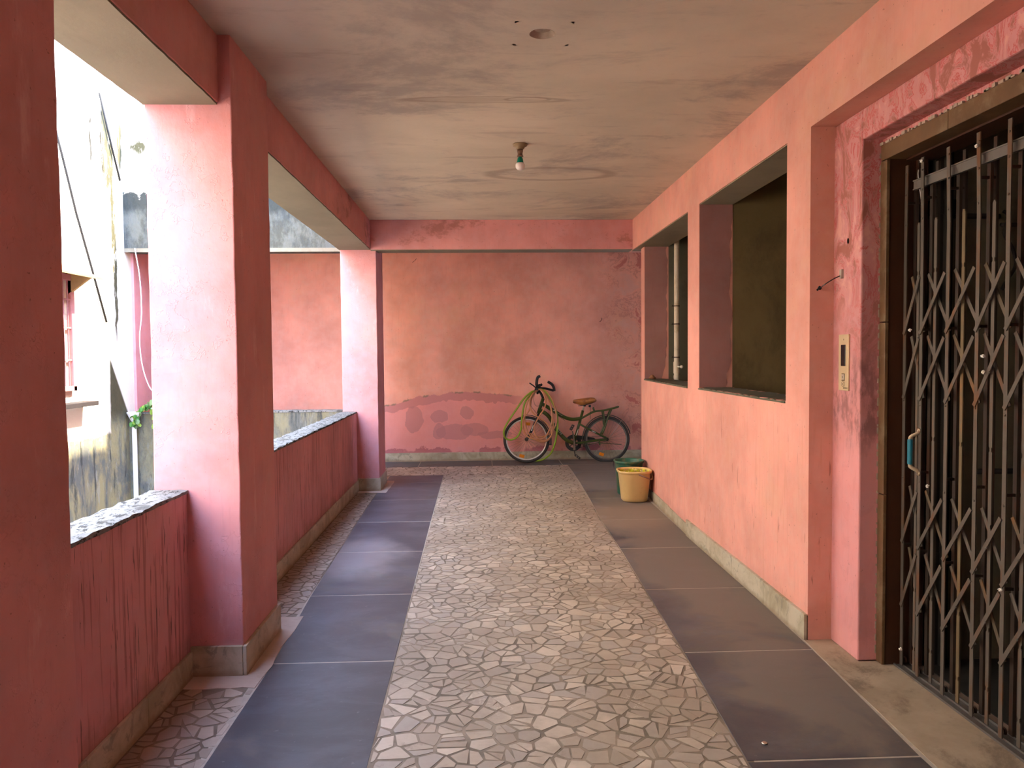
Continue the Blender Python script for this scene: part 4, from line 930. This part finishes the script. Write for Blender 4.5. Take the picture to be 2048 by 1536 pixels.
tube(bm, [cs+Vector((0, -.062, 0)), B(1146, 870, -.066), B(1144, 862, -.07)], [.012, .011, .008], 8); tube(bm, [cs+Vector((0, -.062, 0)), B(1148.5, 900, -.062)], [.018, .020], 8)
tube(bm, [cs+Vector((0, .075, 0)), B(1151.5, 911, .08)], [.012, .008], 8); tube(bm, [cs+Vector((0, -.07, 0)), cs+Vector((0, .08, 0))], .014, 12)
obj('crank', bm, plain('brown_steel', (.12, .085, .055), .5, .4), bk)
for (a, b, y0) in ((B(1140.5, 858), B(1144.5, 851), -.12), (B(1151, 911), B(1160, 918), .03)):
    bm = bmesh.new(); d = (b-a); c_ = (a+b)/2; an = math.atan2(d.z, d.x); M_ = Matrix.Translation((c_.x, y0, c_.z)) @ Matrix.Rotation(-an, 4, 'Y')
    for s in (-1, 1): bmesh.ops.create_cube(bm, size=1, matrix=M_ @ Matrix.Translation((0, 0, s*.012)) @ Matrix.Diagonal((.085, .09, .008, 1)))
    for s in (-1, 0, 1): bmesh.ops.create_cube(bm, size=1, matrix=M_ @ Matrix.Translation((s*.036, 0, 0)) @ Matrix.Diagonal((.012, .088, .022, 1)))
    obj('pedal', bm, m_blk, bk, bevel=.002)
multi('kickstand', [([B(1160, 886, -.05), B(1146, 892, -.06), B(1128, 884, -.06)], .0, 1)], m_blk) if 0 else None

# hoses hung on the handlebar
def H(px, py, y): 
    X, Y = 980+px/7.68, 740+py/7.68; v = B(X, Y); return Vector((v.x+.655, 10.98+y+v.z*.045, v.z))
m_hg = plain('lime_hose', (.20, .29, .015), .4, var=.2, scale=6); m_ho = plain('amber_hose', (.50, .215, .095), .4, var=.2, scale=6)
gp = [(690, 325, -.05), (630, 340, -.12), (520, 430, -.15), (400, 600, -.15), (270, 790, -.14), (208, 930, -.12), (225, 1035, -.10), (310, 1068, -.10), (410, 1020, -.11), (470, 900, -.12), (485, 720, -.14), (525, 510, -.15), (600, 400, -.13), (700, 320, -.06), (790, 298, .0), (870, 350, -.05), (940, 470, -.09), (1000, 600, -.11), (1030, 760, -.12), (1018, 930, -.13), (985, 1110, -.13), (930, 1260, -.10), (850, 1350, -.04), (770, 1392, -.02), (700, 1403, .03), (620, 1402, .09)]
bm = bmesh.new(); P = catmull([H(*p) for p in gp], 10)
for p in P: p.z = max(p.z, .012)
tube(bm, P, .0135, 10)
tag(obj('garden_hose', bm, m_hg, smooth=True), 'lime green hose looped over the bicycle handlebar and trailing to the floor', 'hose')
op = [(720, 320, -.07), (640, 390, -.13), (565, 500, -.15), (525, 700, -.16), (545, 880, -.16), (620, 1010, -.15), (740, 1085, -.15), (860, 1075, -.16), (940, 960, -.17), (955, 760, -.17), (920, 560, -.15), (860, 400, -.10), (780, 305, -.02), (690, 330, -.10), (610, 430, -.17), (615, 590, -.18), (700, 695, -.19), (830, 780, -.19), (920, 880, -.19), (925, 990, -.18), (850, 1060, -.17), (720, 1060, -.17), (580, 1020, -.17), (500, 900, -.17), (505, 740, -.18), (600, 600, -.15), (640, 430, -.12), (720, 320, -.04), (800, 310, -.02), (850, 430, -.12), (825, 570, -.19), (730, 720, -.20), (665, 850, -.20), (680, 980, -.20), (760, 1050, -.19), (860, 970, -.19), (930, 800, -.18), (935, 620, -.17), (890, 430, -.10), (820, 320, -.02), (880, 340, -.05), (960, 470, -.12), (1000, 640, -.14), (1005, 800, -.15), (940, 930, -.16), (820, 1005, -.16), (690, 1015, -.16), (610, 960, -.16)]
bm = bmesh.new(); tube(bm, catmull([H(*p) for p in op], 8), .0105, 8)
tag(obj('garden_hose', bm, m_ho, smooth=True), 'thin orange-brown hose coiled in several loops on the bicycle handlebar', 'hose')

# ------------------------------------------------------------------ things across the yard
m_cab = plain('cable_sheath', (.02, .018, .015), .7)
rod('cable', [(-4.10, 8.53, 4.45), (-4.10, 8.72, 4.05), (-4.10, 8.95, 3.6)], .012, m_cab, 'upper slanting black cable on the sunlit yard wall', 'cable')
rod('cable', [(-4.10, 7.5, 4.1), (-4.10, 7.746, 3.578), (-4.10, 7.98, 3.05), (-4.10, 8.27, 2.50), (-4.10, 8.54, 1.97)], .012, m_cab, 'lower slanting black cable on the sunlit yard wall', 'cable')
m_wp = plain('white_pvc', (.85, .86, .86), .4, var=.04)
yp = thing('rain_pipe', (-4.03, 8.98, 0), 'slim white downpipe in the corner of the yard by the climbing plant', 'pipe')
bm = bmesh.new(); tube(bm, [(0, 0, -.3), (0, 0, .86)], .026, 14); obj('pipe', bm, m_wp, yp)
bm = bmesh.new(); lathe(bm, [(.028, .84), (.036, .85), (.075, .93), (.078, .945), (.06, .94), (.03, .86)], 14); obj('hopper', bm, m_wp, yp)
# climbing plant
pl = thing('climbing_plant', (-3.78, 9.0, .9), 'green creeper hanging over the mossy parapet beside the white downpipe', 'plant')
leafs = [plain('leaf_green', (.10, .30, .06), .5), plain('leaf_lime', (.28, .42, .06), .5), plain('leaf_pale', (.30, .45, .22), .5)]
rnd = random.Random(8); stems = []
def leaf_mesh(mat):
    bm = bmesh.new(); pts = [(0, 0, 0), (.016, .010, .003), (.024, .030, .004), (.016, .050, .0), (0, .066, -.006), (-.016, .050, 0), (-.024, .030, .004), (-.016, .010, .003)]
    mid = [(0, .018, -.003), (0, .040, -.003)]
    v = [bm.verts.new(p) for p in pts]; a, b = [bm.verts.new(p) for p in mid]
    for f in ((v[0], v[1], a), (v[1], v[2], b, a), (v[2], v[3], b), (v[3], v[4], b), (v[0], a, v[7]), (v[7], a, b, v[6]), (v[6], b, v[5]), (v[5], b, v[4])): bm.faces.new(f)
    me = bpy.data.meshes.new('leaf'); bmesh.ops.solidify(bm, geom=bm.faces[:], thickness=.0008); bm.to_mesh(me); bm.free(); me.materials.append(mat); return me
lm = [leaf_mesh(m) for m in leafs]
bm = bmesh.new()
runs = [[(-.18, 0, .10), (-.08, -.05, .14), (.02, -.06, .10), (.06, -.05, -.1), (.05, -.03, -.32), (.03, -.03, -.5)], [(-.1, -.02, .1), (.03, -.06, .18), (.08, -.06, .05), (.09, -.05, -.12)], [(0, 0, .08), (.06, -.04, .22), (.05, -.05, .30)], [(-.18, -.02, .08), (-.22, -.05, .0), (-.2, -.04, -.08)]]
lf = []
for R_ in runs:
    P = catmull(R_, 7); tube(bm, P, .003, 5)
    for p in P[2:]:
        lf.append(p)
        if p.z > -.15: lf.append(p+Vector((rnd.uniform(-.04, .03), rnd.uniform(-.04, .02), rnd.uniform(-.03, .03))))
obj('stem', bm, plain('stem_green', (.16, .2, .07), .7), pl)
for p in lf:
    o = bpy.data.objects.new('leaf', rnd.choice(lm)); C.objects.link(o); o.parent = pl; o.location = p+Vector((rnd.uniform(-.02, .02), rnd.uniform(-.03, -.005), 0))
    o.rotation_euler = (rnd.uniform(-2.4, -1.0), rnd.uniform(-.6, .6), rnd.uniform(-1.2, 1.2)); s = rnd.uniform(.7, 1.35); o.scale = (s, s, s)
bm = bmesh.new(); bmesh.ops.create_cube(bm, size=1, matrix=Matrix.Translation((-3.93, 9.10, .955)) @ Matrix.Diagonal((.11, .10, .03, 1))); tag(obj('brick', bm, plain('red_brick', (.35, .10, .07), .9), bevel=.004), 'broken red brick lying on the mossy side parapet by the creeper', 'brick')
rod('wire', [(-3.99, 9.03, 2.84), (-3.93, 9.0, 2.5), (-3.92, 9.0, 2.1), (-3.95, 9.0, 1.8), (-3.93, 9.0, 1.5), (-3.86, 9.0, 1.25), (-3.78, 9.0, 1.15)], .006, m_wp, 'thin white wire hanging in front of the side wing opening', 'wire', sub=8)
# shuttered window with hood and ledge
win = tag(thing('window', (-4.12, 7.42, 1.25), 'old barred window with a wooden hood on the yard wall at the left edge', 'window'))
m_wood = plain('old_wood', (.30, .20, .08), .8, var=.4, scale=10); m_shut = plain('faded_shutter', (.40, .17, .16), .7)
bm = bmesh.new(); bx(bm, 0, .05, -.42, .42, 0, .05); bx(bm, 0, .05, -.42, .42, 1.1, 1.16); bx(bm, 0, .05, -.42, -.36, 0, 1.16); bx(bm, 0, .05, .36, .42, 0, 1.16); obj('window_frame', bm, m_shut, win, bevel=.004)
for k in range(9):
    bm = bmesh.new(); tube(bm, [(.03, -.32+k*.08, .05), (.03, -.32+k*.08, 1.1)], .008, 8); obj('bar', bm, plain('bar_paint', (.28, .12, .12), .6) if k == 0 else bpy.data.materials['bar_paint'], win)
for z in (.3, .62, .9):
    bm = bmesh.new(); bx(bm, .02, .04, -.36, .36, z, z+.018); obj('crossbar', bm, bpy.data.materials['bar_paint'], win)
bm = bmesh.new(); prism(bm, [(0, -.5), (.30, -.5), (.30, .50), (0, .50)], 0, .025)
for v in bm.verts: v.co.z += 1.22-v.co.x*.35
for y in (-.38, .38):
    v = [bm.verts.new(p) for p in ((0, y-.02, .95), (0, y+.02, .95), (0, y-.02, 1.2), (0, y+.02, 1.2), (.24, y-.02, 1.13), (.24, y+.02, 1.13))]
    for f in ((0, 2, 4), (1, 5, 3), (0, 4, 5, 1), (2, 3, 5, 4), (0, 1, 3, 2)): bm.faces.new([v[i] for i in f])
obj('hood', bm, m_wood, win, bevel=.003)['label'] = 'sloping wooden hood'
bm = bmesh.new(); bx(bm, 0, .16, -.6, .62, 0, .045)
sl = obj('ledge', bm, plain('slate_ledge', (.022, .016, .015), .8), bevel=.004); sl.location = (-4.12, 7.42, 1.09); tag(sl, 'narrow dark stone ledge under the barred window on the yard wall', 'ledge')

# ------------------------------------------------------------------ small things
bm = bmesh.new(); lathe(bm, [(.004, 0), (.011, 0), (.012, .002), (.010, .004), (.004, .003)], 16, Matrix.Translation((1.13, 2.965, .0015))); tag(obj('washer', bm, m_chr), 'small pale metal washer lying on the nearest right floor slab', 'washer')
rod('twig', [(.2, 0, 0)]*0+[(1.78, 11.31, 2.05), (1.80, 11.30, 2.07), (1.815, 11.305, 2.09), (1.812, 11.31, 2.11)], .004, m_black, 'bent black wire end sticking out of the end wall above the saddle', 'wire')
rod('wire', [(-.93, 11.31, 3.0), (-.95, 11.29, 2.97), (-.99, 11.29, 2.94)], .003, m_cab, 'short frayed wire under the cross beam on the end wall', 'wire')
